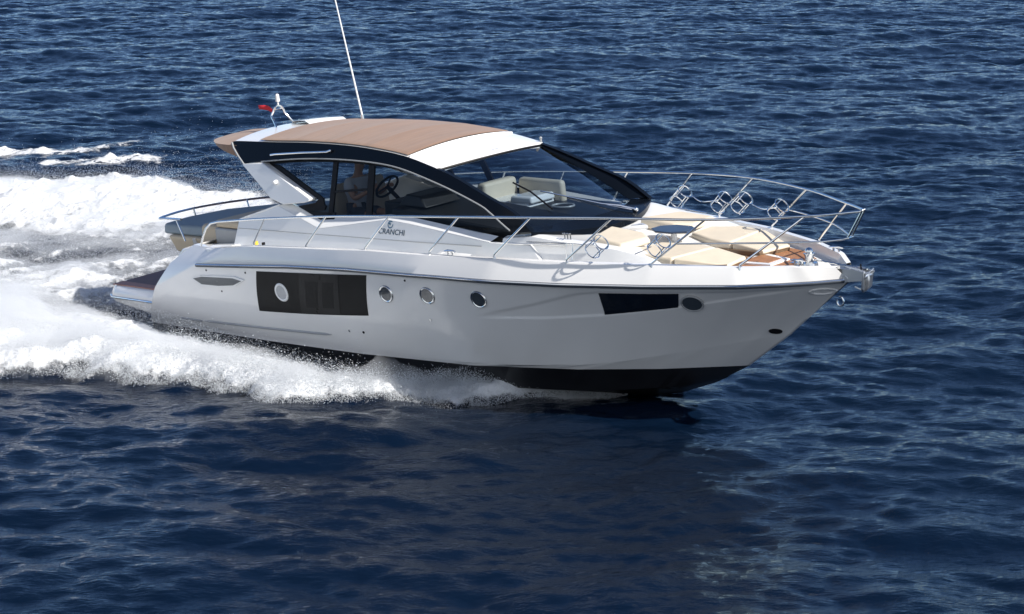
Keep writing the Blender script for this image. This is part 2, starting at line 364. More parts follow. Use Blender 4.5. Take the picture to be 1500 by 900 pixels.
MB().prism([(x, y, .484) for x, y in sh(.925, .13)], [(x, y, .497) for x, y in sh(.925, .13)]).obj("teak_deck", M["teakd"], plat)
MB().prism([(.16, -1.655, .492), (1.40, -1.655, .492), (1.40, -1.47, .492), (.13, -1.44, .492)], [(.16, -1.655, .502), (1.40, -1.655, .502), (1.40, -1.47, .502), (.13, -1.44, .502)]).obj("sun_edge_strip", M["teak_sun"], plat)  # added strip whose lighter colour stands in for sun on the platform edge
MB().tube([(x, y * 1.003, .318) for x, y in sh(1, -.012)], .02, 8).obj("platform_bead", M["chrome"], plat)
for sg in (-1, 1):
    MB().tube([(1.42, sg * 1.80, .300), (1.62, sg * 1.865, .292)], .02, 8).obj("platform_bead", M["chrome"], plat)
MB().tube([(1.30, -1.5, .50), (1.32, -1.5, .58), (1.55, -1.42, .80), (1.56, -1.42, .74)], .016, 6).obj("boarding_handle", M["chrome"], plat)

# ------------------------------------------------------------------ decks
def strip(fy0, fy1, fz, x0, x1, n=40):
    return [[(x, fy0(x), fz(x)) for x in np.linspace(x0, x1, n)], [(x, fy1(x), fz(x)) for x in np.linspace(x0, x1, n)]]
dz = lambda x: gun_z(x) - .125
m = MB()
for sg in (-1, 1): m.grid(strip(lambda x: sg * (gun_y(x) - .105), lambda x: sg * 1.30, dz, 2.6, 9.2))
m.grid([[(x, k * max(.03, gun_y(x) - .105), dz(x)) for k in np.linspace(-1, 1, 9)] for x in np.linspace(9.0, 12.97, 40)])
m.obj("side_deck", M["nonskid"])
MB().box((1.5, -1.85, .56), (4.2, 1.85, .6)).obj("cockpit_floor", M["teakd"])
# bow teak
def flat(name, poly, z, mat, th=.008, parent=yacht, fz=None):
    zz = fz or (lambda x: z)
    return MB().prism([(x, y, zz(x)) for x, y in poly], [(x, y, zz(x) + th) for x, y in poly]).obj(name, mat, parent)
tkz = lambda x: dz(x) + .004
tk = flat("foredeck_teak", [(11.25, -.85), (11.9, -.70), (12.32, -.40), (12.40, -.16), (12.40, .16), (12.32, .40), (11.9, .70), (11.25, .85)], 0, M["teak"], fz=tkz)
hz = lambda x: dz(x) + .014
ht = flat("anchor_hatch", [(11.55, -.30), (12.05, -.20), (12.05, .20), (11.55, .30)], 0, M["gel"], .02, fz=hz)
flat("hatch_teak", [(11.63, -.20), (11.97, -.13), (11.97, .13), (11.63, .20)], 0, M["teak"], .006, ht, fz=lambda x: hz(x) + .02)

# ------------------------------------------------------------------ superstructure
cb = interp([(1, 1.42), (3, 1.45), (7, 1.45), (8.5, 1.40), (9.5, 1.28), (11, 1.0)])
cab = lambda x, z: cb(x) - .36 * (z - 1.5)
def sidepanel(name, poly, mat, off=0.0, thick=.05, sides=(-1, 1), fn=cab, parent=yacht, bevel=.008, zin=0.0, smooth=30):
    out = []
    for sg in sides:
        bmm = bmesh.new()
        vo = [bmm.verts.new((x, sg * (fn(x, z) + off), z)) for x, z in poly]
        vi = [bmm.verts.new((x, sg * (fn(x, z) + off - thick), z + zin)) for x, z in poly]
        fo = bmm.faces.new(vo); fi = bmm.faces.new(vi[::-1]); n = len(poly)
        for i in range(n): bmm.faces.new((vo[i], vo[(i + 1) % n], vi[(i + 1) % n], vi[i]))
        bmesh.ops.recalc_face_normals(bmm, faces=bmm.faces)
        bmesh.ops.triangulate(bmm, faces=[fo, fi])
        me = bpy.data.meshes.new(name); bmm.to_mesh(me); bmm.free(); me.materials.append(mat)
        me.shade_smooth(); me.set_sharp_from_angle(angle=math.radians(smooth))
        o = bpy.data.objects.new(name, me); COL.objects.link(o); o.parent = parent; out.append(o)
        if bevel:
            b = o.modifiers.new("Bevel", 'BEVEL'); b.width = bevel; b.segments = 2; b.limit_method = 'ANGLE'; b.angle_limit = math.radians(35)
    return out
arch_top = [(2.755, 2.727), (2.813, 2.755), (3.682, 2.768), (4.485, 2.785), (5.296, 2.776), (5.902, 2.742), (6.527, 2.675), (7.159, 2.544), (7.537, 2.439), (8.117, 2.237), (8.632, 2.054), (8.985, 1.82)]
win_top = [(3.487, 2.494), (4.33, 2.564), (5.138, 2.589), (5.943, 2.571), (6.54, 2.505), (7.307, 2.334), (8.017, 2.129), (8.274, 2.021), (8.644, 1.824)]
def dens(l, n=6):
    return [tuple(p[:2]) for p in spline([(a, b, 0) for a, b in l], n)]
AT, WT = dens(arch_top), dens(win_top)
# black arch band down to the windscreen foot
band = AT + [(8.80, 1.80)] + WT[::-1] + [(3.088, 2.449)]
sidepanel("roof_arch", band, M["black"], .0, .07)
# thin bright line under the arch
for sg in (-1, 1):
    MB().tube([(x, sg * (cab(x, z) + .004), z) for x, z in WT], .010, 6).obj("window_trim", M["grey"])
    MB().tube([(2.75, sg * 1.012, 2.735), (2.80, sg * 1.035, 2.66), (2.93, sg * 1.07, 2.55), (3.08, sg * 1.112, 2.455), (3.45, sg * 1.19, 2.23), (3.86, sg * 1.27, 2.00)], .016, 6).obj("arch_edge", M["grey"])
# white pillar
sidepanel("roof_pillar", [(3.088, 2.447), (3.536, 2.484), (4.72, 2.04), (4.70, 2.0), (4.596, 1.977), (4.154, 1.931), (3.862, 1.996)], M["gel"], .035, .16, bevel=.012)
# cabin side with its bevelled sill
low = [(4.02, 1.905), (4.974, 1.645), (6.35, 1.842), (6.80, 1.815), (8.33, 1.662)]
upr = [(4.154, 1.935), (4.88, 1.765), (6.34, 1.892), (6.85, 1.868), (8.40, 1.72)]
sidepanel("cabin_side", [(3.15, 1.30), (3.18, 1.66), (4.02, 1.905)] + low[1:] + [(9.0, 1.66), (9.3, 1.40), (6.5, 1.38), (4.5, 1.30)], M["gel"], 0, .06)
for sg in (-1, 1):
    m = MB(); m.grid([[(x, sg * cab(x, z), z) for x, z in low], [(x, sg * (cab(x, z) - .085), z + .006) for x, z in upr], [(x, sg * (cab(x, z) - .18), z - .03) for x, z in upr]])
    m.obj("window_sill", M["gel"])
    MB().tube([(x, sg * (cab(x, 1.545 + .012 * (x - 3.2)) + .002), 1.545 + .012 * (x - 3.2)) for x in np.linspace(3.2, 8.2, 30)], .006, 5).obj("styling_line", M["grey"])
    MB().tube([(3.2, sg * (cab(3.2, 1.66) + .0), 1.672), (4.05, sg * (cab(4.05, 1.92)), 1.92)], .012, 6).obj("coaming_edge", M["gel"])
# side glass (recessed) with black inner frame
REC = -.075
gp = [(3.50, 2.47)] + [(x, z - .01) for x, z in WT] + [(8.05, 1.74), (6.34, 1.87), (4.90, 1.745), (4.385, 1.905), (4.72, 1.95)]
cg = lambda x, z: cab(x, z)
for sg in (-1, 1):
    bmm = bmesh.new(); f_ = bmm.faces.new([bmm.verts.new((x, sg * (cab(x, z) + REC), z)) for x, z in gp]); bmesh.ops.triangulate(bmm, faces=[f_])
    me = bpy.data.meshes.new("side_window"); bmm.to_mesh(me); bmm.free(); me.materials.append(M["side"]); o = bpy.data.objects.new("side_window", me); COL.objects.link(o); o.parent = yacht
def fr(poly, nm="window_frame", off=-.065): sidepanel(nm, poly, M["matt"], off, .03, bevel=0)
fr([(3.487, 2.49)] + [(x, z) for x, z in WT[1:24]] + [(x, z - .055) for x, z in WT[1:24]][::-1] + [(3.80, 2.43)])
fr([(3.50, 2.47), (3.83, 2.44), (4.90, 2.035), (4.93, 1.96), (4.98, 1.93), (4.96, 1.88), (4.62, 1.84), (4.385, 1.905), (4.75, 1.97), (4.80, 2.02)])
fr([(4.385, 1.905), (4.62, 1.84), (5.2, 1.86), (5.2, 1.74), (4.90, 1.75)])
fr([(4.99, 2.57), (5.085, 2.57), (5.15, 1.80), (5.06, 1.80)])
fr([(5.74, 2.56), (5.86, 2.56), (5.96, 1.86), (5.84, 1.86)])
fr([(5.10, 2.15), (5.80, 2.215), (5.80, 2.185), (5.10, 2.12)])
# roof handrail
MB().tube([(3.70, -1.08, 2.60), (3.80, -1.085, 2.615), (4.4, -1.075, 2.66), (4.93, -1.06, 2.69), (5.02, -1.05, 2.715)], .017, 8).tube([(3.98, -1.03, 2.60), (3.98, -1.08, 2.625)], .016, 6).tube([(4.86, -1.02, 2.665), (4.86, -1.06, 2.685)], .016, 6).obj("roof_handrail", M["chrome"])

# roof shell
ax, az = [p[0] for p in AT], [p[1] for p in AT]
edge_z = lambda x: np.interp(x, ax, az)
edge_y = lambda x: cab(x, edge_z(x)) - .004
camb = lambda x: .075 + .02 * sm(3, 5, x) - .035 * sm(6.4, 7.2, x)
def roof_pt(x, k, up=0.0):
    xx = x + .13 * (1 - k * k) * sm(6.0, 7.1, x) - .10 * (1 - k * k) * (1 - sm(2.8, 3.6, x))
    return (xx, k * edge_y(x), edge_z(x) + .006 + camb(x) * (1 - k ** 2) + up)
ks = np.linspace(-1, 1, 25)
xs = np.concatenate([np.linspace(2.80, 6.5, 40), np.linspace(6.55, 7.15, 12)])
m = MB().grid([[roof_pt(x, k) for k in ks] for x in xs]); nn = len(m.v)
m.grid([[(p[0], p[1] * .97, p[2] - .07) for p in [roof_pt(x, k) for k in ks]] for x in xs])
w_ = len(ks); L_ = len(xs)
for i in range(w_ - 1):
    m.f.append((i, i + 1, nn + i + 1, nn + i)); o_ = (L_ - 1) * w_; m.f.append((o_ + i, o_ + i + 1, nn + o_ + i + 1, nn + o_ + i))
roof = m.obj("roof", M["gel"], smooth=40)
kf = np.linspace(-.985, .985, 49); xf = np.linspace(3.36, 6.56, 90)
def sagp(x, k): return .014 - .022 * abs(math.sin((x - 3.36) / 3.2 * math.pi * 4)) ** .7 * (1 - k ** 4) + .02
MB().grid([[roof_pt(x, k, sagp(x, k) - (.012 if abs(k) > .98 or x < 3.37 or x > 6.55 else 0)) for k in kf] for x in xf]).obj("canvas_roof", M["fabric"], roof, smooth=180)
MB().tube([roof_pt(6.60, k, .012) for k in np.linspace(-.99, .99, 30)], .014, 6).obj("roof_seam", M["gel"], roof)
# raised aft moulding on the roof
m = MB(); m.grid([[roof_pt(x, k, u) for k in np.linspace(.10, .85, 14)] for x, u in ((2.92, .004), (2.97, .05), (3.20, .06), (3.30, .004))]).obj("roof_moulding", M["gel"], roof)
MB().tube([(7.22, -.15, 2.645), (7.24, 0, 2.652), (7.22, .15, 2.645)], .006, 5).obj("roof_light", M["gel"], roof)
MB().tube([roof_pt(7.14, .97, .0), roof_pt(7.14, .97, .06)], .015, 6).sphere(roof_pt(7.14, .97, .06), .022).obj("nav_light", M["grey"], roof)

# tan sun shade behind the roof
def tail(k0, k1, reach, nm):
    m = MB(); rows_ = []
    for a in np.linspace(0, 1, 12):
        row = []
        for k in np.linspace(k0, k1, 12):
            c = 1 - max(0, abs(k) - .70) ** 2 * 2.6; x = 2.86 - a * reach * c; w = 1.02 * (1 - .22 * a ** 2)
            row.append((x, k * w, 2.70 + .055 * (1 - k * k) - .03 * a * a))
        rows_.append(row)
    m.grid(rows_); n = len(m.v); m.grid([[(x + .02 * 0, y * .97, z - .035) for x, y, z in r] for r in rows_])
    # closing edge
    E_ = rows_[-1]; m.grid([E_, [(x, y * .97, z - .035) for x, y, z in E_]])
    for kk in (0, -1): m.grid([[r[kk] for r in rows_], [(r[kk][0] + .04 * (1 - i / 11), r[kk][1] * .985, r[kk][2] - .03 - (.16 * (1 - i / 11) if abs(r[kk][1]) > .6 else 0)) for i, r in enumerate(rows_)]])
    return m.obj(nm, M["fabric"], roof, smooth=50)
tail(-1.0, .22, 1.04, "sun_shade"); tail(.27, 1.0, .85, "sun_shade")

# ------------------------------------------------------------------ windscreen
def G(a, q):
    t = np.array([7.3 - .17 * q * q, 1.02 * q, 2.575 - .055 * q * q]); b = np.array([9.15 - .42 * q * q, 1.05 * q, 1.84 - .02 * q * q])
    p = t + (b - t) * a; p[2] += .05 * 4 * a * (1 - a) * .6; return tuple(p)
wsc = MB().grid([[G(a, q) for q in np.linspace(-1, 1, 25)] for a in np.linspace(.01, 1, 14)]).obj("windscreen", M["ws"], smooth=180)
m = MB().grid([[G(1, q) for q in np.linspace(-1, 1, 31)], [(9.42 - .45 * q * q, 1.21 * q, 1.735 + .075 * q * q) for q in np.linspace(-1, 1, 31)], [(9.42 - .45 * q * q, 1.21 * q, 1.66 + .075 * q * q) for q in np.linspace(-1, 1, 31)]])
m.obj("windscreen_base", M["black"], smooth=40)
for sg in (-1, 1):
    A = [(x, sg * (cab(x, z) - .0), z) for x, z in AT if x > 7.1]; n = len(A)
    B = [G(i / (n - 1), sg * 1.0) for i in range(n)]
    B = [(p[0], p[1] - sg * .035, p[2] + .004) for p in B]
    MB().grid([A, [tuple((np.array(a) + np.array(b)) / 2 + np.array([.01, 0, .012])) for a, b in zip(A, B)], B]).obj("windscreen_pillar", M["black"], smooth=60)
MB().tube([(p[0], p[1], p[2] + .004) for p in [G(.012, q) for q in np.linspace(-1, 1, 20)]], .016, 6).obj("windscreen_trim", M["matt"])
up = np.array([.02, 0, .035])
def gp_(x, y, z, u=1): return (x + .02 * u, y, z + .035 * u)
wa = MB().tube([gp_(9.259, .521, 1.77), gp_(9.106, .357, 1.845), gp_(8.981, .16, 1.90), gp_(8.374, -.373, 2.14)], [.022, .016, .012, .009], 6).tube([gp_(9.23, .47, 1.775), gp_(9.05, .24, 1.865), gp_(8.374, -.373, 2.135)], .007, 6).sphere((9.27, .53, 1.80), .04).obj("windscreen_wiper", M["chrome"], wsc)
MB().tube([gp_(8.02, -.516, 2.262), gp_(8.311, -.493, 2.15), gp_(8.766, -.579, 1.955)], .012, 6).obj("wiper_blade", M["matt"], wsc)

# ------------------------------------------------------------------ foredeck house
zt = interp([(8.4, 1.72), (9.0, 1.775), (9.4, 1.73), (9.8, 1.70), (10.3, 1.66), (10.8, 1.57), (11.15, 1.47), (11.3, 1.40)])
zc = interp([(8.4, 1.66), (9.3, 1.665), (9.7, 1.60), (10.3, 1.55), (10.8, 1.50), (11.3, 1.395)])
wt = interp([(8.4, 1.27), (9.0, 1.22), (9.6, 1.14), (10.3, 1.06), (10.8, .98), (11.3, .86)])
rows_ = []
for x in np.linspace(8.5, 11.3, 36):
    r = []
    for k, f in ((-1, 0), (-1, .55), (-1, 1), (-.93, 1.03), (-.86, 2), (-.4, 3), (0, 3), (.4, 3), (.86, 2), (.93, 1.03), (1, 1), (1, .55), (1, 0)):
        z = {0: dz(x) - .02, .55: (dz(x) * .45 + zt(x) * .55), 1: zt(x) - .02, 1.03: zt(x), 2: zt(x) - .01, 3: zc(x)}[f]
        y = k * wt(x) + (np.sign(k) * (.10 * (1 - f) if f <= 1 else 0)); r.append((x, y, z))
    rows_.append(r)
MB().grid(rows_).obj("coachroof", M["gel"], smooth=24)
# side styling trim
for sg in (-1, 1):
    MB().tube([(8.95, sg * 1.285, 1.70), (9.6, sg * 1.19, 1.70), (10.0, sg * 1.13, 1.685)], .010, 6).tube([(8.6, sg * 1.335, 1.665), (9.3, sg * 1.255, 1.68), (9.55, sg * 1.21, 1.675)], .009, 6).obj("coachroof_grabrail", M["chrome"])

def cushion(name, poly, zb_, zt_, mat, bev=.04, inset=.03, parent=yacht):
    c = np.mean(np.array(poly), 0)
    top = [tuple(c + (np.array(p) - c) * (1 - inset / max(.2, np.linalg.norm(np.array(p) - c)))) for p in poly]
    f = lambda z, x, y: z(x, y) if callable(z) else z
    m = MB().prism([(x, y, f(zb_, x, y)) for x, y in poly], [(x, y, f(zt_, x, y)) for x, y in top])
    return m.obj(name, mat, parent, bevel=bev, seg=4, smooth=60)
for sg in (-1, 1):
    P = lambda l: [(x, sg * y) for x, y in l]
    # head wedges, higher at the windscreen
    cushion("sun_pad_backrest", P([(9.52, .28), (9.72, .92), (10.30, .98), (10.36, .45), (10.12, .26)]), 1.60, lambda x, y: 1.765 - .09 * (x - 9.5), M["cream"], .04)
    pz = lambda x, y: 1.605 - .035 * (x - 10.3) - .13 * max(0, x - 11.05)
    cushion("sun_pad", P([(10.38, .30), (10.34, 1.02), (11.10, .95), (11.17, .145), (10.85, .13)]), 1.45, pz, M["cream"], .035, .012)
    cushion("sun_pad", P([(11.11, .945), (11.74, .64), (11.66, .17), (11.18, .145)]), 1.43, pz, M["cream"], .035, .012)
    cushion("sun_pad_base", P([(10.40, .10), (10.36, 1.03), (11.10, .97), (11.72, .65), (11.64, .12)]), 1.38, 1.47, M["wood"], .01, 0)
tb = [(10.36 + .33 * math.cos(a), .24 * math.sin(a)) for a in np.linspace(0, 2 * math.pi, 9)[:-1] + math.pi / 8]
MB().prism([(x, y, 1.69) for x, y in tb], [(x, y, 1.715) for x, y in tb]).obj("deck_table", M["table"], bevel=.008)
MB().tube([(10.36, 0, 1.5), (10.36, 0, 1.69)], .04, 10).obj("table_leg", M["gel"])
MB().tube([(9.55, .12, 1.66), (9.75, .10, 1.70), (9.9, 0, 1.705), (9.75, -.10, 1.70), (9.55, -.12, 1.66)], .03, 8).obj("moulded_step", M["gel"])
for i in range(3): MB().tube([(9.42 + .05 * i, -1.06, 1.72), (9.42 + .05 * i, -1.06, 1.80), (9.42 + .05 * i, -1.10, 1.80)], .010, 6).obj("deck_fitting", M["chrome"])

# windlass, cleats, bow roller
m = MB().tube([(12.50, 0, 1.37), (12.50, 0, 1.42)], [.11, .10], 14).tube([(12.50, 0, 1.42), (12.50, 0, 1.50), (12.50, 0, 1.54)], [.055, .055, .075], 12).sphere((12.50, 0, 1.56), .055).sphere((12.42, -.08, 1.44), .045).box((12.30, -.16, 1.37), (12.42, -.06, 1.44))
wl_ = m.obj("windlass", M["chrome"], smooth=50)
MB().tube([(12.52, .05, 1.45)] + [(12.55 + .04 * i, .05, 1.445 + .006 * (i % 2) - .003 * i) for i in range(20)], .012, 5).obj("anchor_chain", M["chrome"], wl_)
m = MB()
for sg in (-1, 1):
    m.prism([(12.95, sg * .10, 1.40), (13.10, sg * .10, 1.24), (13.33, sg * .09, 1.27), (13.40, sg * .09, 1.37), (13.20, sg * .09, 1.41)], [(12.95, sg * .085, 1.40), (13.10, sg * .085, 1.24), (13.33, sg * .075, 1.27), (13.40, sg * .075, 1.37), (13.20, sg * .075, 1.41)])
m.box((12.90, -.085, 1.385), (13.12, .085, 1.40)).tube([(13.33, -.09, 1.325), (13.33, .09, 1.325)], .04, 10).tube([(13.08, -.1, 1.28), (13.08, .1, 1.28)], .05, 10)
m.obj("bow_roller", M["steel"], bevel=.004)
m = MB().prism([(13.02, -.10, 1.25), (13.14, 0, 1.22), (13.02, .10, 1.25), (12.96, 0, 1.25)], [(13.02, -.11, 1.36), (13.15, 0, 1.36), (13.02, .11, 1.36), (12.96, 0, 1.36)]); m.obj("stem_plate", M["steel"], bevel=.01)
def cleat(x, y, z, rot=0):
    m = MB().tube([(x - .11, y, z + .045), (x - .05, y, z + .055), (x + .05, y, z + .055), (x + .11, y, z + .045)], [.008, .014, .014, .008], 8).tube([(x - .04, y, z), (x - .04, y, z + .05)], .013, 6).tube([(x + .04, y, z), (x + .04, y, z + .05)], .013, 6)
    m.obj("cleat", M["chrome"])
for sg in (-1, 1):
    cleat(8.04, sg * 1.80, 1.565); cleat(12.62, sg * .40, 1.49)
    MB().prism([(7.75, sg * 1.87, 1.52), (7.85, sg * 1.90, 1.46), (8.22, sg * 1.885, 1.46), (8.32, sg * 1.845, 1.52)], [(7.75, sg * 1.70, 1.569), (7.85, sg * 1.70, 1.569), (8.22, sg * 1.68, 1.569), (8.32, sg * 1.68, 1.569)]).obj("cleat_recess", M["gel"], bevel=.006)
    MB().prism([(3.02, sg * 1.95, 1.32), (3.10, sg * 1.965, 1.27), (3.32, sg * 1.965, 1.28), (3.45, sg * 1.95, 1.34)], [(3.02, sg * 1.80, 1.355), (3.10, sg * 1.80, 1.355), (3.32, sg * 1.80, 1.36), (3.45, sg * 1.80, 1.375)]).obj("chock", M["gel"], bevel=.006)
MB().tube([(4.02, -1.80, 1.425), (4.02, -1.80, 1.475)], [.04, .035], 10).obj("filler_cap", M["yellow"])
MB().tube([(4.22, -1.82, 1.44), (4.22, -1.82, 1.475)], .025, 10).obj("filler_cap", M["matt"])

# ------------------------------------------------------------------ guard rail
TOP = [(13.31, .05, 2.115), (12.79, .43, 2.10), (11.74, 1.04, 2.11), (10.58, 1.43, 2.135), (9.38, 1.63, 2.11), (8.15, 1.70, 2.06), (6.87, 1.76, 2.005), (5.62, 1.80, 1.935), (4.32, 1.83, 1.83), (3.27, 1.85, 1.725)]
BAS = [None, (12.06, .82, 1.49), (11.01, 1.23, 1.52), (9.88, 1.55, 1.55), (8.80, 1.75, 1.58), (7.70, 1.85, 1.57), (6.50, 1.91, 1.545), (5.28, 1.92, 1.495), (4.13, 1.92, 1.45), None]
gr = MB(); sgn_st = []
for sg in (-1, 1):
    f = lambda p: (p[0], sg * p[1], p[2])
    gr.tube([f(p) for p in spline(TOP, 6)] + [f(p) for p in ((3.10, 1.86, 1.69), (2.99, 1.87, 1.61), (2.93, 1.89, 1.50), (2.86, 1.90, 1.345))], .0165, 8)
    mid = [(13.13, .05, 1.78), (13.05, .10, 1.765), (12.85, .30, 1.765), (12.46, .60, 1.785), (11.9, .90, 1.80), (11.36, 1.135, 1.805)]
    gr.tube([f(p) for p in spline(mid, 4)], .0115, 8)
gr.tube([(13.31, -.05, 2.115), (13.355, 0, 2.135), (13.31, .05, 2.115)], .0165, 8).tube([(13.13, -.05, 1.78), (13.135, 0, 1.78), (13.13, .05, 1.78)], .0115, 6)
rail = gr.obj("guard_rail", M["chrome"], smooth=60)
for sg in (-1, 1):
    for a, b in zip(TOP, BAS):
        if b is None: continue
        MB().tube([(b[0], sg * b[1], b[2] - .03), (b[0], sg * b[1], b[2] + .03), (a[0], sg * a[1], a[2] - .005)], [.022, .014, .0135], 8).obj("stanchion", M["chrome"], rail)
    MB().tube([(13.345, sg * .03, 2.13), (13.12, sg * .04, 1.78)], .0135, 8).obj("stanchion", M["chrome"], rail)
# hoop fender baskets clamped to the rail
def basket(a, b, sg, R=.105):
    A = np.array(a, float); B = np.array(b, float); d = B - A; L = np.linalg.norm(d); d /= L; A = A + d * -.03; B = B + d * .05
    e1 = np.cross(d, [0, 1, 0]); e1 /= np.linalg.norm(e1); e2 = np.cross(d, e1); m = MB()
    for C in (A + d * .02, B - d * .05):
        m.tube([tuple(C + R * (e1 * math.cos(t) + e2 * math.sin(t))) for t in np.linspace(0, 2 * math.pi, 25)[:-1]], .0085, 6, closed=True)
    for t in (.6, 2.2, 3.8, 5.4):
        o = R * (e1 * math.cos(t) + e2 * math.sin(t)); m.tube([tuple(A + o + d * .02), tuple(B + o - d * (.05 if t < 5 else -.05))], .0075, 6)
    m.obj("fender_basket", M["chrome"])
for a, b in (((9.252, 1.6, 1.849), (9.091, 1.6, 1.697)), ((10.074, 1.45, 1.835), (9.933, 1.45, 1.696)), ((10.501, 1.35, 1.867), (10.353, 1.35, 1.738)), ((11.361, 1.0, 1.879), (11.232, 1.0, 1.772)),
             ((10.391, -1.45, 1.816), (10.242, -1.45, 1.701)), ((11.149, -1.15, 1.825), (11.006, -1.15, 1.703))): basket(a, b, 1)
MB().tube(spline([(9.38, 1.60, 1.80), (9.55, 1.56, 1.74), (9.75, 1.50, 1.76), (9.95, 1.46, 1.80)], 6), .008, 6).obj("basket_wire", M["chrome"])
MB().tube(spline([(10.62, 1.33, 1.80), (10.85, 1.24, 1.77), (11.05, 1.13, 1.80), (11.25, 1.03, 1.85)], 6), .008, 6).obj("basket_wire", M["chrome"])
MB().tube(spline([(10.80, -1.29, 1.67), (10.90, -1.26, 1.71), (11.0, -1.2, 1.76)], 4), .007, 6).obj("basket_wire", M["chrome"])
MB().tube([(9.72, -1.36, 1.75), (9.72, -1.385, 1.52), (9.76, -1.39, 1.50), (9.82, -1.385, 1.52), (9.82, -1.345, 1.75)], .007, 6).obj("wire_hook", M["chrome"])

# ------------------------------------------------------------------ cockpit
bk = [(1.16, -1.30), (1.06, -.75), (1.17, -.05), (1.68, .55), (2.05, 1.0), (2.4, 1.35), (2.9, 1.35), (2.75, .6), (2.35, -.2), (2.22, -.8), (2.25, -1.28)]
cushion("cockpit_sun_pad", [(x, y) for x, y in bk], 1.30, 1.465, M["blue"], .05, .02)
cushion("pad_base", [(1.42 + .86 * (x - 1.2), y * .97) for x, y in bk], 1.02, 1.305, M["tan"], .06, -.12)
cushion("cockpit_backrest", [(2.10, -1.33), (2.10, -.9), (2.5, -.9), (2.55, -1.33)], 1.20, 1.52, M["tan"], .07, .03)
cushion("cockpit_bench", [(2.55, -1.38), (2.55, -.4), (3.15, -.4), (3.15, -1.38)], .6, 1.50, M["grey"], .03, .0)
cushion("bench_cushion", [(2.56, -1.37), (2.56, -.42), (3.14, -.42), (3.14, -1.37)], 1.505, 1.62, M["tan"], .04, .02)
cushion("cockpit_bench", [(3.2, .5), (3.2, 1.3), (4.6, 1.3), (4.6, .5)], .6, 1.25, M["cream"], .05, .02)
ar = spline([(1.92, -1.50, 1.61), (1.50, -1.48, 1.60), (1.30, -1.42, 1.585), (1.08, -.75, 1.57), (1.165, 0, 1.555), (1.62, .6, 1.56), (1.95, 1.0, 1.52)], 6)
ra = MB().tube(ar, .018, 8).obj("aft_rail", M["chrome"])
for a, b in (((1.78, -1.49, 1.60), (1.99, -1.52, 1.28)), ((1.09, -.62, 1.57), (1.13, -.62, 1.44)), ((1.35, .25, 1.56), (1.42, .22, 1.44)), ((1.80, .82, 1.54), (1.86, .80, 1.42))): MB().tube([a, b], .013, 8).obj("rail_post", M["chrome"], ra)
for sg in (-1, 1):   # quarter mouldings beside the cockpit
    MB().prism([(1.62, sg * 1.84, .60), (2.58, sg * 1.84, .60), (3.3, sg * 1.84, .60), (3.3, sg * 1.4, .60), (1.62, sg * 1.4, .60)], [(2.25, sg * 1.80, 1.24), (2.58, sg * 1.80, 1.31), (3.3, sg * 1.80, 1.33), (3.3, sg * 1.42, 1.33), (2.15, sg * 1.42, 1.24)]).obj("quarter_moulding", M["gel"], bevel=.03)
MB().grid([[(2.2, y, .6), (2.0, y, 1.3)] for y in np.linspace(-1.4, 1.4, 3)]).obj("transom_wall", M["gel"])

# ------------------------------------------------------------------ saloon interior
MB().box((4.2, -1.33, .86), (8.6, 1.33, .9)).obj("saloon_floor", M["wood"])
for sg in (-1, 1): MB().prism([(4.1, sg * 1.30, .9), (8.9, sg * 1.25, .9), (8.9, sg * 1.16, 1.66), (6.8, sg * 1.22, 1.78), (6.3, sg * 1.22, 1.83), (4.9, sg * 1.24, 1.62), (4.1, sg * 1.24, 1.6)], [(4.1, sg * 1.26, .9), (8.9, sg * 1.21, .9), (8.9, sg * 1.12, 1.66), (6.8, sg * 1.18, 1.78), (6.3, sg * 1.18, 1.83), (4.9, sg * 1.20, 1.62), (4.1, sg * 1.20, 1.6)]).obj("saloon_lining", M["inner"])
m = MB().prism([(6.15, -1.15, .9), (6.15, -.05, .9), (6.6, .0, .9), (9.05, 0, .9), (8.6, -1.02, .9)], [(6.25, -1.12, 1.96), (6.30, -.10, 1.96), (6.62, -.02, 1.97), (9.05, 0, 1.76), (8.55, -1.0, 1.74)])
m.obj("dashboard", M["dash"], bevel=.02)
m = MB().prism([(6.7, .05, .9), (6.7, 1.1, .9), (8.6, 1.02, .9), (9.1, .02, .9)], [(7.55, .05, 1.80), (7.55, 1.08, 1.80), (8.60, 1.0, 1.76), (9.05, .02, 1.76)]); m.obj("dashboard_shelf", M["dash"], bevel=.02)
MB().prism([(5.72, -.85, .9), (5.72, -.2, .9), (6.4, -.2, .9), (6.4, -.85, .9)], [(5.80, -.85, 1.98), (5.80, -.2, 1.98), (6.4, -.2, 1.99), (6.4, -.85, 1.99)]).obj("helm_console", M["dash"], bevel=.02)
MB().prism([(6.20, -.95, 1.96), (6.20, -.25, 1.96), (6.75, -.25, 1.95), (6.75, -.95, 1.95)], [(6.32, -.9, 2.12), (6.32, -.3, 2.12), (6.60, -.3, 2.10), (6.60, -.9, 2.10)]).obj("instrument_hood", M["dash"], bevel=.02)
w = MB(); C = np.array([5.53, -.52, 2.12]); d = np.array([-.80, 0, .6]); e1 = np.array([0, 1., 0]); e2 = np.cross(d, e1)
w.tube([tuple(C + .19 * (e1 * math.cos(t) + e2 * math.sin(t))) for t in np.linspace(0, 2 * math.pi, 29)[:-1]], .018, 6, closed=True)
for t in (.5, 2.6, 4.7): w.tube([tuple(C), tuple(C + .19 * (e1 * math.cos(t) + e2 * math.sin(t)))], .012, 6)
w.tube([tuple(C), tuple(C - d * .3)], .03, 8); w.obj("steering_wheel", M["matt"])
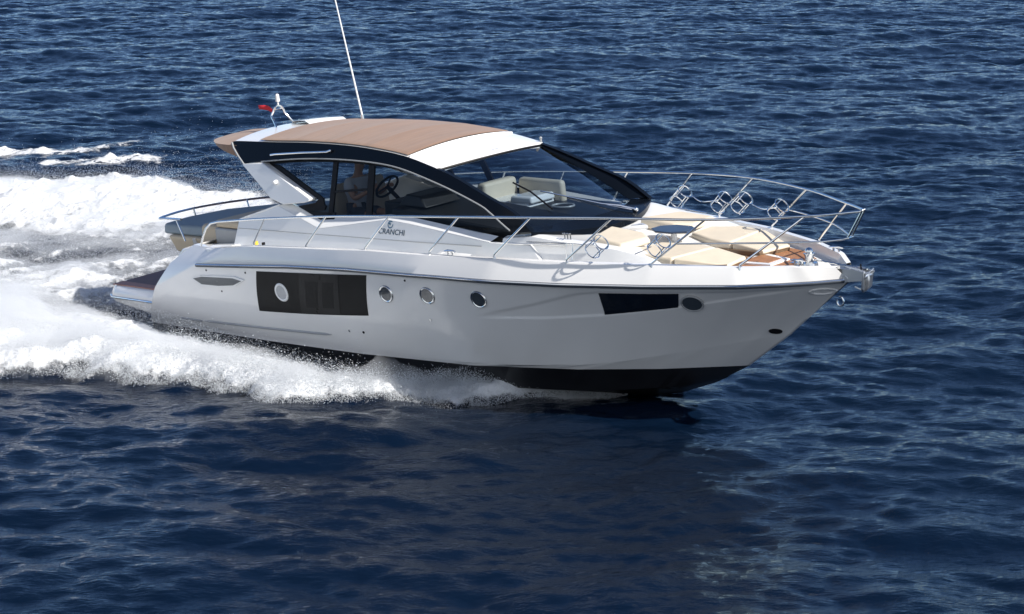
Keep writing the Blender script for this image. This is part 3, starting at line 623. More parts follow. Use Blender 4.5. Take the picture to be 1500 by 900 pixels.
def helm_seat(y):
    q = cushion("helm_seat", [(4.62, y - .23), (4.62, y + .23), (5.10, y + .21), (5.10, y - .21)], 1.48, 1.62, M["tan"], .05, .02)
    MB().prism([(4.58, y - .22, 1.58), (4.58, y + .22, 1.58), (4.69, y + .23, 1.58), (4.69, y - .23, 1.58)], [(4.50, y - .19, 2.12), (4.50, y + .19, 2.12), (4.58, y + .20, 2.12), (4.58, y - .20, 2.12)]).obj("backrest", M["tan"], q, bevel=.04, seg=3)
    MB().tube([(4.9, y, .9), (4.9, y, 1.48)], .06, 10).obj("seat_pedestal", M["chrome"], q)
helm_seat(-.52); helm_seat(.10)
cushion("saloon_sofa", [(5.0, .55), (5.0, 1.15), (6.8, 1.15), (6.8, .55)], .9, 1.30, M["inner"], .05, .02)
# sunlit companion lounge by the windscreen
cushion("lounge_seat", [(6.78, .15), (6.78, .78), (7.62, .74), (7.62, .18)], 1.70, 1.86, M["gel"], .04, .02)
cushion("lounge_back", [(6.66, .12), (6.66, .82), (6.84, .82), (6.84, .12)], 1.72, 2.10, M["cream"], .05, .02)
cushion("lounge_back", [(6.84, .78), (6.84, .92), (7.75, .86), (7.75, .74)], 1.72, 2.08, M["cream"], .05, .02)
cushion("lounge_step", [(7.25, .18), (7.25, .72), (7.66, .70), (7.66, .20)], 1.84, 1.94, M["gel"], .03, .02)
MB().tube([(8.02 + .17 * math.cos(t), .45 + .13 * math.sin(t), 1.80) for t in np.linspace(0, 2 * math.pi, 25)[:-1]], .016, 6, closed=True).obj("dash_ring", M["grey"])

# ------------------------------------------------------------------ mast, aerial, writing
ms = MB().tube(spline([(2.856, -.2, 2.77), (2.74, -.15, 2.90), (2.652, -.12, 2.986), (2.67, -.09, 3.06), (2.685, -.05, 3.124), (2.69, 0, 3.14), (2.701, .05, 3.12), (2.70, .09, 3.06), (2.706, .12, 2.99), (2.855, .2, 2.79)], 4), .016, 8).tube([(2.69, -.06, 3.09), (2.69, .06, 3.09)], .012, 6).obj("light_mast", M["chrome"])
MB().tube([(2.69, 0, 3.14), (2.69, 0, 3.20)], .013, 8).tube([(2.69, 0, 3.20), (2.69, 0, 3.29)], [.034, .03], 10).sphere((2.69, 0, 3.29), .03).obj("anchor_light", M["lamp"], ms)
an = MB().tube([(3.462, 1.0, 2.76), (3.45, 1.0, 2.86)], .022, 8).obj("aerial_mount", M["chrome"])
MB().tube([(3.455, 1.0, 2.84), (3.112, 1.0, 4.62), (2.95, 1.0, 5.45)], [.014, .010, .006], 6).obj("whip_aerial", M["gel"], an)

def lettering(name, text, x, z, h, width, mat, shear=0.0, off=.006, bold=0.0):
    cu = bpy.data.curves.new(name, 'FONT'); cu.body = text; cu.size = 1; cu.extrude = 0; cu.offset = bold
    t = bpy.data.objects.new(name, cu); COL.objects.link(t); dg = bpy.context.evaluated_depsgraph_get(); dg.update()
    me = bpy.data.meshes.new_from_object(t.evaluated_get(dg)); bpy.data.objects.remove(t)
    co = np.array([v.co[:] for v in me.vertices]); lo, hi = co.min(0), co.max(0)
    for v, c in zip(me.vertices, co):
        q = (c - lo) / np.maximum(hi - lo, 1e-6); zz = z + q[1] * h; xx = x + q[0] * width + shear * q[1] * h
        v.co = (xx, -(cab(xx, zz) + off), zz)
    me.materials.append(mat); me.name = name; o = bpy.data.objects.new(name, me); COL.objects.link(o); o.parent = yacht
lettering("name_lettering", "CRANCHI", 6.22, 1.655, .072, .52, M["letter"], bold=.012)
lettering("type_lettering", "M 44", 4.075, 2.095, .068, .27, M["letter"], .25, .020, bold=.02)
a_ = np.linspace(.9, 2 * math.pi + .1, 20); m = MB()
rg = lambda r, r2: [(6.44 + r * math.cos(t), 1.785 + r2 * math.sin(t)) for t in a_]
m.grid([[(x, -(cab(x, z) + .006), z) for x, z in rg(.056, .052)], [(x, -(cab(x, z) + .006), z) for x, z in rg(.040, .036)]])
m.grid([[(x, -(cab(x, z) + .007), z) for x, z in ((6.40, 1.80), (6.435, 1.815))], [(x, -(cab(x, z) + .007), z) for x, z in ((6.43, 1.775), (6.45, 1.785))]])
m.obj("maker_emblem", pbr("emblem blue", (.07, .17, .26), .3))
MB().tube([(3.93, -1.215, 2.235), (3.93, -1.275, 2.225)], [.035, .028], 12).obj("vent_cap", M["gel"])

# ------------------------------------------------------------------ things carried by the yacht
anchor = empty("anchor", BOAT, "bright steel plough anchor stowed in the bow roller at the stem", "anchor")
MB().tube([(13.040, 0, 1.41), (13.240, 0, 1.385), (13.344, 0, 1.33)], [.020, .022, .024], 8).obj("shank", M["steel"], anchor)
m = MB().prism([(13.376, -.11, 1.40), (13.368, 0, 1.36), (13.376, .11, 1.40), (13.336, .10, 1.17), (13.288, 0, 1.11), (13.336, -.10, 1.17)], [(13.352, -.11, 1.40), (13.352, 0, 1.35), (13.352, .11, 1.40), (13.312, .10, 1.17), (13.256, 0, 1.10), (13.312, -.10, 1.17)])
m.obj("fluke", M["steel"], anchor, bevel=.006)
MB().tube(spline([(13.344, 0, 1.34), (13.344, 0, 1.24), (13.288, 0, 1.14), (13.160, 0, 1.17)], 6), [.03] * 6 + [.026] * 6 + [.012] * 7, 8).obj("plough_web", M["steel"], anchor)
MB().tube([(13.264, 0, 1.37), (13.256, 0, 1.46)], .010, 6).obj("shackle_pin", M["matt"], anchor)

fl = MB(); rows_ = []
for i in range(9):
    a = i / 8; x = 2.60 - .30 * a; rows_.append([(x, -.05 + .02 * math.sin(a * 5 + b), 3.085 + .075 * a - b * .075 * (1 - .2 * a) + .02 * math.sin(a * 4)) for b in (0, .5, 1)])
fl.grid(rows_); flag = fl.obj("flag", M["red"], None, smooth=180); flag.matrix_world = BOAT
s_ = flag.modifiers.new("Solidify", 'SOLIDIFY'); s_.thickness = .004
tag(flag, "small red flag streaming aft from the light mast above the tan roof", "flag")

# helmsman, seated at the wheel behind the tinted side window
def skin(name, nodes, edges, mat, parent, levels=2):
    bmm = bmesh.new(); ks_ = list(nodes); lay = bmm.verts.layers.skin.verify(); vs = {k: bmm.verts.new(nodes[k][0]) for k in ks_}
    for i, k in enumerate(ks_):
        rr_ = nodes[k][1]; vs[k][lay].radius = rr_ if isinstance(rr_, tuple) else (rr_, rr_); vs[k][lay].use_root = i == 0
    for a, b in edges: bmm.edges.new((vs[a], vs[b]))
    me = bpy.data.meshes.new(name); bmm.to_mesh(me); bmm.free(); t = bpy.data.objects.new(name, me); COL.objects.link(t)
    t.modifiers.new("Skin", 'SKIN').use_smooth_shade = True; t.modifiers.new("Subdivision", 'SUBSURF').levels = levels
    dg = bpy.context.evaluated_depsgraph_get(); dg.update(); m2_ = bpy.data.meshes.new_from_object(t.evaluated_get(dg)); bpy.data.objects.remove(t)
    m2_.materials.clear(); m2_.materials.append(mat); m2_.name = name; m2_.shade_smooth(); o = bpy.data.objects.new(name, m2_); COL.objects.link(o); o.parent = parent
    return o
man = empty("person", BOAT @ Matrix.Translation((4.86, -.52, 1.63)), "person in a pale grey t-shirt seated at the steering wheel behind the tinted side window", "person")
N_ = dict(pelvis=((0, 0, .09), (.13, .16)), waist=((.02, 0, .28), (.11, .14)), chest=((.05, 0, .48), (.115, .165)), neck0=((.08, 0, .62), .062), neck=((.10, 0, .70), .052), skull=((.13, 0, .80), (.085, .075)), crown=((.12, 0, .89), (.075, .065)), chin=((.185, 0, .755), .035), nose=((.222, 0, .80), .014))
E_ = [("pelvis", "waist"), ("waist", "chest"), ("chest", "neck0"), ("neck0", "neck"), ("neck", "skull"), ("skull", "crown"), ("skull", "chin"), ("skull", "nose")]
S_ = dict(pelvis=((0, 0, .12), (.145, .175)), waist=((.02, 0, .28), (.13, .16)), chest=((.05, 0, .48), (.13, .18)), collar=((.075, 0, .59), (.075, .085))); SE = [("pelvis", "waist"), ("waist", "chest"), ("chest", "collar")]
T_ = dict(pelvis=((0, 0, .06), (.14, .175)),); TE = []
for sg, nm in ((-1, "a"), (1, "b")):
    sh_, el, wr = (.06, sg * .20, .545), (.23, sg * .25, .33), (.46, sg * .175, .44)
    N_.update({nm + "sh": (sh_, .062), nm + "el": (el, .045), nm + "wr": (wr, .030), nm + "palm": ((.535, sg * .165, .475), (.022, .038)), nm + "hip": ((.06, sg * .10, .07), .095), nm + "kn": ((.47, sg * .13, .08), .062), nm + "cf": ((.46, sg * .13, -.18), .055), nm + "an": ((.44, sg * .13, -.50), .038), nm + "toe": ((.60, sg * .14, -.56), (.035, .045))})
    E_ += [("chest", nm + "sh"), (nm + "sh", nm + "el"), (nm + "el", nm + "wr"), (nm + "wr", nm + "palm"), ("pelvis", nm + "hip"), (nm + "hip", nm + "kn"), (nm + "kn", nm + "cf"), (nm + "cf", nm + "an"), (nm + "an", nm + "toe")]
    for q in range(4):
        o_ = (q - 1.5) * .019; L = (.036, .042, .040, .032)[q]
        N_.update({nm + "f%d" % q: ((.575, sg * (.165 + o_), .50), .0095), nm + "g%d" % q: ((.575 + L * .7, sg * (.165 + o_), .485), .0085), nm + "h%d" % q: ((.57 + L * .5, sg * (.165 + o_), .455), .0075)})
        E_ += [(nm + "palm", nm + "f%d" % q), (nm + "f%d" % q, nm + "g%d" % q), (nm + "g%d" % q, nm + "h%d" % q)]
    N_.update({nm + "t0": ((.525, sg * .120, .49), .011), nm + "t1": ((.565, sg * .115, .475), .009)}); E_ += [(nm + "palm", nm + "t0"), (nm + "t0", nm + "t1")]
    S_.update({nm + "sh": ((.06, sg * .20, .55), .080), nm + "sl": ((.155, sg * .235, .43), .070)}); SE += [("chest", nm + "sh"), (nm + "sh", nm + "sl")]
    T_.update({nm + "hip": ((.08, sg * .10, .07), .11), nm + "th": ((.36, sg * .125, .08), .095)}); TE += [("pelvis", nm + "hip"), (nm + "hip", nm + "th")]
skin("body", N_, E_, pbr("skin", (.42, .24, .16), .5), man)
skin("shirt", S_, SE, pbr("grey shirt cloth", (.46, .48, .54), .85, bump=.2, bscale=25), man)
skin("shorts", T_, TE, pbr("dark shorts cloth", (.05, .055, .07), .85), man)
MB().grid([[(.105 + .098 * math.sin(t) * math.cos(f) - .012, .088 * math.sin(t) * math.sin(f), .835 + .118 * math.cos(t) + (.03 if math.cos(f) > .3 else 0) * math.sin(t)) for f in np.linspace(0, 2 * math.pi, 17)[:-1]] for t in np.linspace(.02, 1.65, 8)], wrap=True).obj("hair", pbr("dark hair", (.03, .02, .015), .6), man, smooth=180)
for sg in (-1, 1): MB().sphere((.20, sg * .032, .825), .010, 8).obj("eye", M["matt"], man)

# ------------------------------------------------------------------ sea
def spectrum(n, L, V, wdir, spread, seed, lmin=.12, iso=.15):
    g = 9.81; r = np.random.default_rng(seed); k1 = 2 * np.pi * np.fft.fftfreq(n, L / n); kx, ky = np.meshgrid(k1, k1, indexing='ij')
    k = np.hypot(kx, ky); k[0, 0] = 1e-6; Lw = V * V / g
    ca = (kx * wdir[0] + ky * wdir[1]) / k
    P = np.exp(-1 / (k * Lw) ** 2) / k ** 4 * (np.abs(ca) ** spread * (1 - iso) + iso) * np.exp(-(k * lmin / (2 * np.pi)) ** 2); P[0, 0] = 0
    a = (r.standard_normal((n, n)) + 1j * r.standard_normal((n, n))) * np.sqrt(P)
    h = np.fft.ifft2(a).real; sd = h.std(); h /= sd
    a /= sd
    dx = np.fft.ifft2(-1j * kx / k * a).real; dy = np.fft.ifft2(-1j * ky / k * a).real
    return h, dx, dy
def sample(F, L, X, Y):
    n = F.shape[0]; u = (X / L * n) % n; v = (Y / L * n) % n; i = u.astype(int); j = v.astype(int); a = u - i; b = v - j; i2 = (i + 1) % n; j2 = (j + 1) % n; i %= n; j %= n
    return F[i, j] * (1 - a) * (1 - b) + F[i2, j] * a * (1 - b) + F[i, j2] * (1 - a) * b + F[i2, j2] * a * b
NW, LW = 2048, 116.0
h1, dx1, dy1 = spectrum(NW, LW, 3.0, (.22, -.97), 3.0, 5, .55, .08)
h2, dx2, dy2 = spectrum(1024, 34.0, 1.25, (-.12, -.99), 4.0, 9, .10, .10)
A1, A2 = .050, .0165
def waves(X, Y):
    z = A1 * sample(h1, LW, X, Y) + A2 * sample(h2, 34.0, X, Y)
    dx = A1 * sample(dx1, LW, X, Y) + A2 * sample(dx2, 34.0, X, Y); dy = A1 * sample(dy1, LW, X, Y) + A2 * sample(dy2, 34.0, X, Y)
    return z, .9 * dx, .9 * dy
def to_boat(X, Y):
    x, y = X - BO[0], Y - BO[1]; c, s = .7220, -.6919          # heading on the water plane
    return x * c + y * s, -x * s + y * c
def to_world(bx, by):
    c, s = .7220, -.6919; return bx * c - by * s + BO[0], bx * s + by * c + BO[1]
# near-side wash: inner and outer limits (athwart distance) along the boat
out_y = interp([(9.6, .05), (9.3, .35), (8.9, .62), (8.5, 1.25), (8.0, 1.85), (7.3, 2.45), (6.9, 2.95), (6.5, 3.65), (5.9, 3.80), (5.3, 3.98), (4.3, 4.40), (3.5, 4.95), (2.6, 5.6), (0, 7.2), (-4, 9.4), (-12, 14)])
wl_y = interp([(1.0, 1.72), (1.2, 1.72), (6, 1.66), (7, 1.40), (8, 1.0), (9, .48), (9.5, .02), (9.6, 0)])
in_y = interp([(9.6, 0), (9.0, .45), (8, .98), (7, 1.42), (6, 1.74), (1.2, 1.90), (.6, 1.9), (-1, 1.5), (-4, 1.4), (-12, 2.5)])
top_h = interp([(9.6, .03), (9, .19), (8, .25), (7, .25), (6, .22), (4, .24), (2, .28), (0, .34), (-3, .36), (-8, .3), (-12, .2)])
def out_l(bx): return out_y(bx) * (1 + .055 * sample(nD, NL, bx * 1.9 + 3, bx * 0 + 5))
def wash(X, Y):
    bx, by = to_boat(X, Y); d = -by; oy = out_l(bx) * (1 + .02 * sample(nA, NL, bx, d)); u = (d - in_y(bx)) / np.maximum(oy - in_y(bx), .05)
    on = sm(9.6, 9.2, bx) if False else (bx < 9.75)
    prof = np.sin(np.clip(u, 0, 1) ** (1.25 + .75 * sm(-1, 1.5, bx) * (1 - sm(5.0, 7.5, bx))) * np.pi) ** 1.1
    hh = top_h(bx) * prof * (1 - sm(9.0, 9.7, bx))
    inner = .16 + .30 * sm(1.5, -1.5, bx) if False else .16 + .34 * (1 - sm(-1.5, 2.0, bx))
    dn = np.clip(np.minimum((u + .06) / inner, (1.04 - u) / .20), 0, 1) * (1 - sm(9.0, 9.55, bx) * .6) * on
    return hh, dn, u, bx
def hollow(X, Y):
    bx, by = to_boat(X, Y)
    a = sm(9.0, 6.5, bx) if False else (1 - sm(6.5, 9.0, bx)) * sm(-5, .8, bx)
    return -.30 * a * np.exp(-np.maximum(0, np.abs(by) - 1.7) ** 2 / .45 ** 2)
POLY = dict(
    A=([(-14.5, 46.0), (-12.61, 45.54), (-9.86, 44.87), (-7.7, 43.89), (-5.83, 43.5), (-4.84, 42.73), (-4.3, 41.27), (-5.36, 39.9), (-6.89, 39.12), (-8.36, 38.92), (-10.85, 38.92), (-13.5, 39.2)], 1.0, .8),
    B=([(-13.2, 40.2), (-11.02, 39.8), (-4.3, 41.7), (-3.6, 37.5), (-4.83, 33.2), (-5.6, 31.2), (-10.5, 33.6), (-13, 34.5)], .38, .6),
    S1=([(-15.5, 49.7), (-13.67, 49.52), (-10.87, 49.62), (-8.91, 49.22), (-9.1, 48.54), (-11.3, 47.4), (-13.11, 47.4), (-15.5, 47.4)], .74, .45),
    S2=([(-10.17, 46.32), (-10.02, 47.04), (-9.04, 47.4), (-7.82, 47.78), (-7.7, 46.86), (-8.79, 46.06)], .78, .40))
def polydist(X, Y, poly):
    """signed distance, positive inside"""
    P = np.array(poly); n = len(P); d = np.full(X.shape, 1e9); ins = np.zeros(X.shape, bool)
    for i in range(n):
        a, b = P[i], P[(i + 1) % n]; ex, ey = b - a; wx, wy = X - a[0], Y - a[1]
        t = np.clip((wx * ex + wy * ey) / (ex * ex + ey * ey), 0, 1); d = np.minimum(d, np.hypot(wx - t * ex, wy - t * ey))
        c = ((a[1] > Y) != (b[1] > Y)) & (X < (b[0] - a[0]) * (Y - a[1]) / (b[1] - a[1] + 1e-12) + a[0]); ins ^= c
    return np.where(ins, d, -d)
def noise_field(n, L, lo, hi, p, seed, ax=1.0, ay=1.0):
    r = np.random.default_rng(seed); k1 = np.fft.fftfreq(n, L / n); kx, ky = np.meshgrid(k1, k1, indexing='ij'); k = np.hypot(kx * ax, ky * ay); k[0, 0] = 1e-6
    P = k ** -p * np.exp(-(k * lo) ** 2) * (1 - np.exp(-(k * hi) ** 4)); P[0, 0] = 0
    h = np.fft.ifft2((r.standard_normal((n, n)) + 1j * r.standard_normal((n, n))) * P).real; return h / h.std()
NL = 32.0
nA = noise_field(1024, NL, .05, 1.6, 1.6, 3)                 # lumps
nB = noise_field(1024, NL, .10, 5.0, 1.8, 7, .35, 1.3)       # streaks along the track
nC = noise_field(1024, NL, .035, .35, 1.2, 8)                # fine froth
nD = noise_field(1024, NL, .25, 6.0, 2.2, 21)                # broad
def lumps(X, Y):
    bx, by = to_boat(X, Y)
    return sample(nA, NL, bx, by), sample(nB, NL, bx, by), sample(nC, NL, bx, by), sample(nD, NL, bx, by)
def foam_state(X, Y):
    """foam density 0..1 and the extra height of the churned water"""
    a, b, c, d = lumps(X, Y)
    hw, dw, u, bx = wash(X, Y)
    den = dw * (1.0 + .10 * d); hgt = hw * (1 + .12 * d + .03 * a + .05 * b)
    for key, (poly, level, soft) in POLY.items():
        sd = polydist(X + .30 * d, Y + .35 * sample(nD, NL, Y * .9, X * .9), poly); f = sm(-soft * .4, soft, sd)
        if key == 'A':
            hgt = np.maximum(hgt, f * (.20 + .08 * d) * sm(38.6, 41.5, Y)); den = np.maximum(den, f * level * (1 + .16 * b))
        elif key == 'B':
            mid = 1 - .55 * np.exp(-((Y - 38.1) / .85) ** 2); den = np.maximum(den, f * np.clip(level * mid + .22 * b + .06 * d + .18 * sm(37.6, 34.5, Y) * 0, 0, 1)); hgt = np.maximum(hgt, f * (.06 + .05 * b))
        else: den = np.maximum(den, f * np.clip(level + .14 * b, 0, 1))
    return np.clip(den, 0, 1.1), hgt, a, b, c, d

def big_mesh(name, V, F4, mat, attr=None, kind="structure", smooth=True):
    me = bpy.data.meshes.new(name); nv = len(V); k = F4.shape[1]; nf = len(F4)
    me.vertices.add(nv); me.vertices.foreach_set("co", V.astype(np.float32).ravel())
    me.loops.add(nf * k); me.loops.foreach_set("vertex_index", F4.astype(np.int32).ravel())
    me.polygons.add(nf); me.polygons.foreach_set("loop_start", np.arange(0, nf * k, k, dtype=np.int32)); me.polygons.foreach_set("loop_total", np.full(nf, k, dtype=np.int32))
    me.update(calc_edges=True)
    if smooth: me.polygons.foreach_set("use_smooth", np.ones(nf, bool))
    for an_, arr in (attr or {}).items():
        at = me.attributes.new(an_, 'FLOAT', 'POINT'); at.data.foreach_set("value", arr.astype(np.float32).ravel())
    me.materials.append(mat); o = bpy.data.objects.new(name, me); COL.objects.link(o); o["kind"] = kind
    return o
def gridfaces(nx, ny):
    i, j = np.meshgrid(np.arange(nx - 1), np.arange(ny - 1), indexing='ij'); a = i * ny + j
    return np.stack([a, a + ny, a + ny + 1, a + 1], -1).reshape(-1, 4)

xs = np.concatenate([-np.geomspace(5000, 34, 30)[:-1], np.arange(-34, -24, .25), np.arange(-24, 24, .06), np.arange(24, 34, .25), np.geomspace(34, 5000, 30)])
ys = np.concatenate([-np.geomspace(3000, 30, 12), np.arange(-20, 16, 1.5), np.arange(16, 18, .2), np.arange(18, 50, .05), np.arange(50, 96, .09), np.arange(96, 112, .4), np.geomspace(112, 8000, 40)])
X, Y = np.meshgrid(xs, ys, indexing='ij')
z, dx, dy = waves(X, Y)
far = (sm(33, 26, np.abs(X)) if False else (1 - sm(26, 60, np.abs(X)))) * (1 - sm(100, 220, Y)) * sm(-20, 10, Y)
hw, dw, _, _ = wash(X, Y)
calm = 1 - .75 * np.clip(dw, 0, 1)
bx, by = to_boat(X, Y)
nearhull = np.exp(-(np.maximum(0, np.abs(by) - 1.3) / .5) ** 2) * sm(-1, 1, bx) * (1 - sm(9.2, 10.2, bx))
Z = far * (z * calm * (1 - .1 * nearhull) + hollow(X, Y) + .6 * hw)
V = np.stack([X + dx * far * calm, Y + dy * far * calm, Z], -1).reshape(-1, 3)
m, n, l, b = new_mat("sea water")
b.inputs["Base Color"].default_value = (.0016, .0060, .0165, 1); b.inputs["Roughness"].default_value = .035; b.inputs["IOR"].default_value = 1.333
tc = n.new("ShaderNodeTexCoord"); mp = n.new("ShaderNodeMapping"); mp.inputs["Scale"].default_value = (1, 2.3, 1); l.new(tc.outputs["Object"], mp.inputs[0])
t1 = n.new("ShaderNodeTexNoise"); t1.inputs["Scale"].default_value = 5.5; t1.inputs["Detail"].default_value = 5; t1.inputs["Roughness"].default_value = .6; l.new(mp.outputs[0], t1.inputs["Vector"])
bp = n.new("ShaderNodeBump"); bp.inputs["Strength"].default_value = .7; bp.inputs["Distance"].default_value = .03; l.new(t1.outputs[0], bp.inputs["Height"]); l.new(bp.outputs[0], b.inputs["Normal"])
sea = big_mesh("water", V, gridfaces(len(xs), len(ys)), m)

# ------------------------------------------------------------------ foam on the water
fx = np.arange(-15.5, 3.2, .04); fy = np.arange(25.5, 50.5, .04)
X, Y = np.meshgrid(fx, fy, indexing='ij'); z, dx, dy = waves(X, Y)
den, hgt, a, b_, c, d = foam_state(X, Y)
hw, dw, _, bx = wash(X, Y); calm = 1 - .75 * np.clip(dw, 0, 1); bxx, byy = to_boat(X, Y)
nearhull = np.exp(-(np.maximum(0, np.abs(byy) - 1.3) / .5) ** 2) * sm(-1, 1, bxx) * (1 - sm(9.2, 10.2, bxx))
bil = np.abs(a)
Z = z * calm * (1 - .1 * nearhull) + hollow(X, Y) + hgt + .012 + np.clip(den, 0, 1) * ((.018 + .020 * (Y > 38)) * (bil - .6) + .006 * c + (.008 + .012 * (Y > 38)) * a)
inside = (np.abs(byy) < wl_y(bxx) - .12) & (bxx > 1.3) & (bxx < 9.3)
keep = (den > .08) & ~inside
F = gridfaces(len(fx), len(fy)); kk = keep.ravel()[F].any(1) & ~inside.ravel()[F].any(1); F = F[kk]
used = np.unique(F); remap = np.zeros(X.size, np.int64); remap[used] = np.arange(len(used))
V = np.stack([X + dx * calm, Y + dy * calm, Z], -1).reshape(-1, 3)[used]
m = bpy.data.materials.new("sea foam"); m.use_nodes = True; n = m.node_tree.nodes; l = m.node_tree.links; b = n["Principled BSDF"]; out = n["Material Output"]
b.inputs["Base Color"].default_value = (.74, .755, .775, 1); b.inputs["Roughness"].default_value = .6; b.inputs["Specular IOR Level"].default_value = .3
b.inputs["Subsurface Weight"].default_value = .0
at = n.new("ShaderNodeAttribute"); at.attribute_name = "foam_cover"
tc = n.new("ShaderNodeTexCoord"); nz = n.new("ShaderNodeTexNoise"); nz.inputs["Scale"].default_value = 5.0; nz.inputs["Detail"].default_value = 8; nz.inputs["Roughness"].default_value = .68; l.new(tc.outputs["Object"], nz.inputs["Vector"])
ad = n.new("ShaderNodeMath"); ad.operation = 'MULTIPLY_ADD'; ad.inputs[1].default_value = 1.7; ad.inputs[2].default_value = -.85; l.new(nz.outputs[0], ad.inputs[0])
sm_ = n.new("ShaderNodeMath"); sm_.operation = 'ADD'; l.new(ad.outputs[0], sm_.inputs[0]); l.new(at.outputs["Fac"], sm_.inputs[1])
mr = n.new("ShaderNodeMapRange"); mr.interpolation_type = 'SMOOTHSTEP'; mr.inputs[1].default_value = .30; mr.inputs[2].default_value = .80; l.new(sm_.outputs[0], mr.inputs[0])
tr = n.new("ShaderNodeBsdfTransparent"); mx = n.new("ShaderNodeMixShader"); l.new(mr.outputs[0], mx.inputs[0]); l.new(tr.outputs[0], mx.inputs[1])
tl = n.new("ShaderNodeBsdfTranslucent"); tl.inputs[0].default_value = (.85, .9, .95, 1); m2 = n.new("ShaderNodeMixShader"); m2.inputs[0].default_value = .2; l.new(b.outputs[0], m2.inputs[1]); l.new(tl.outputs[0], m2.inputs[2])
l.new(m2.outputs[0], mx.inputs[2]); l.new(mx.outputs[0], out.inputs[0])
n2 = n.new("ShaderNodeTexNoise"); n2.inputs["Scale"].default_value = 11; n2.inputs["Detail"].default_value = 6; l.new(tc.outputs["Object"], n2.inputs["Vector"])
bp = n.new("ShaderNodeBump"); bp.inputs["Strength"].default_value = .9; bp.inputs["Distance"].default_value = .07; l.new(n2.outputs[0], bp.inputs["Height"]); l.new(bp.outputs[0], b.inputs["Normal"])
foam = big_mesh("wake_foam", V, remap[F], m, {"foam_cover": den.ravel()[used]}, "stuff")
tag(foam, "white churned foam of the wake spreading behind and beside the yacht", "foam")

# ------------------------------------------------------------------ flying spray
pts = []; rad = []
def put(P, r): pts.append(P); rad.append(r)
def surf(x, y):
    de, hg, *_ = foam_state(x, y); z, _, _ = waves(x, y); bx, by = to_boat(x, y)
    return hg + z * .4 + hollow(x, y)
N = 240000                                                     # over the near wash
bx = 9.4 - RNG.random(N) ** .9 * 17; u = RNG.beta(1.5, 1.6, N) * 1.02
dd = in_y(bx) + u * (out_l(bx) - in_y(bx)); x, y = to_world(bx, -dd)
kx = (x > -15) & (y > 25) & (y < 50); bx, u, x, y = bx[kx], u[kx], x[kx], y[kx]
hh = RNG.exponential(1, len(x)) * (.035 + .10 * top_h(bx)) * (1 - .3 * u) * (1 + .5 * sample(nD, NL, bx, u * 4))
put(np.stack([x, y, surf(x, y) + np.abs(hh)], -1), RNG.uniform(.0025, .0062, len(x)) * RNG.choice([1, 1, 1, 1.6], len(x)))
N = 26000                                                      # specks in the gap below the topsides
bx = 1.0 + RNG.random(N) * 7.2; dd = boot_y(bx) + .06 + np.abs(RNG.normal(0, .35, N)); x, y = to_world(bx, -dd)
put(np.stack([x, y, surf(x, y) + RNG.random(N) ** 1.6 * (.42 - .02 * bx)], -1), RNG.uniform(.002, .0045, N))
N = 34000                                                      # ragged outer edge
bx = 9.5 - RNG.random(N) * 15; dd = out_l(bx) * (.985 + RNG.normal(0, .016, N)) + .07 * sample(nA, NL, bx * 1.5, bx); x, y = to_world(bx, -dd)
put(np.stack([x, y, surf(x, y) + RNG.exponential(.05, N)], -1), RNG.uniform(.002, .006, N))
N = 120000                                                      # trough behind the transom
x = RNG.uniform(-13, -3.6, N); y = RNG.uniform(32.5, 41, N); k = polydist(x, y, POLY['B'][0]) > -.1; x, y = x[k], y[k]
put(np.stack([x, y, surf(x, y) + RNG.exponential(.10, len(x))], -1), RNG.uniform(.002, .006, len(x)))
N = 34000                                                      # crest of the far wash
t = RNG.random(N); x = -14 + t * 10; y = np.interp(x, [-14, -9.86, -7.7, -5.83, -4.3], [45.8, 44.8, 43.9, 43.4, 42.4]) - np.abs(RNG.normal(0, .9, N)) + .25
put(np.stack([x, y, surf(x, y) + RNG.exponential(.08, N) * (1 + 1.2 * t)], -1), RNG.uniform(.0018, .0048, N))
N = 600                                                        # few drops thrown higher near the roof
x = RNG.normal(-5.6, 1.1, N); y = RNG.normal(43.4, .6, N); put(np.stack([x, y, .3 + RNG.exponential(.42, N)], -1), RNG.uniform(.002, .006, N))
N = 80000                                                      # thin sheet thrown up along the forefoot
bx = 9.45 - RNG.random(N) ** .8 * 3.0; dd = wl_y(bx) + .05 + np.abs(RNG.normal(0, .16, N)) + .25 * (9.5 - bx) * RNG.random(N) * .5; x, y = to_world(bx, -dd)
put(np.stack([x, y, surf(x, y) + RNG.random(N) ** 1.8 * (.10 + .10 * np.clip(9.5 - bx, 0, 1.5))], -1), RNG.uniform(.002, .005, N))
P = np.concatenate(pts); R = np.concatenate(rad)
bx_, by_ = to_boat(P[:, 0], P[:, 1]); ok = ~((np.abs(by_) < np.where(bx_ < 6.5, boot_y(np.clip(bx_, 1, 11)) + .02, wl_y(np.clip(bx_, 1, 9.6)) + .03)) & (bx_ > -.1) & (bx_ < 10.5)); P, R = P[ok], R[ok]
T = np.array([[1, 1, 1], [1, -1, -1], [-1, 1, -1], [-1, -1, 1]]) * .75
K = len(P); ang = RNG.normal(size=(K, 4)); ang /= np.linalg.norm(ang, axis=1, keepdims=True); qw, qx, qy, qz = ang.T
ROT = np.stack([1 - 2 * (qy ** 2 + qz ** 2), 2 * (qx * qy - qz * qw), 2 * (qx * qz + qy * qw), 2 * (qx * qy + qz * qw), 1 - 2 * (qx ** 2 + qz ** 2), 2 * (qy * qz - qx * qw), 2 * (qx * qz - qy * qw), 2 * (qy * qz + qx * qw), 1 - 2 * (qx ** 2 + qy ** 2)], -1).reshape(-1, 3, 3)
V = P[:, None, :] + np.einsum('kij,vj->kvi', ROT, T) * R[:, None, None]
F = (np.arange(K)[:, None, None] * 4 + np.array([[0, 1, 2], [0, 3, 1], [0, 2, 3], [1, 3, 2]])[None]).reshape(-1, 3)
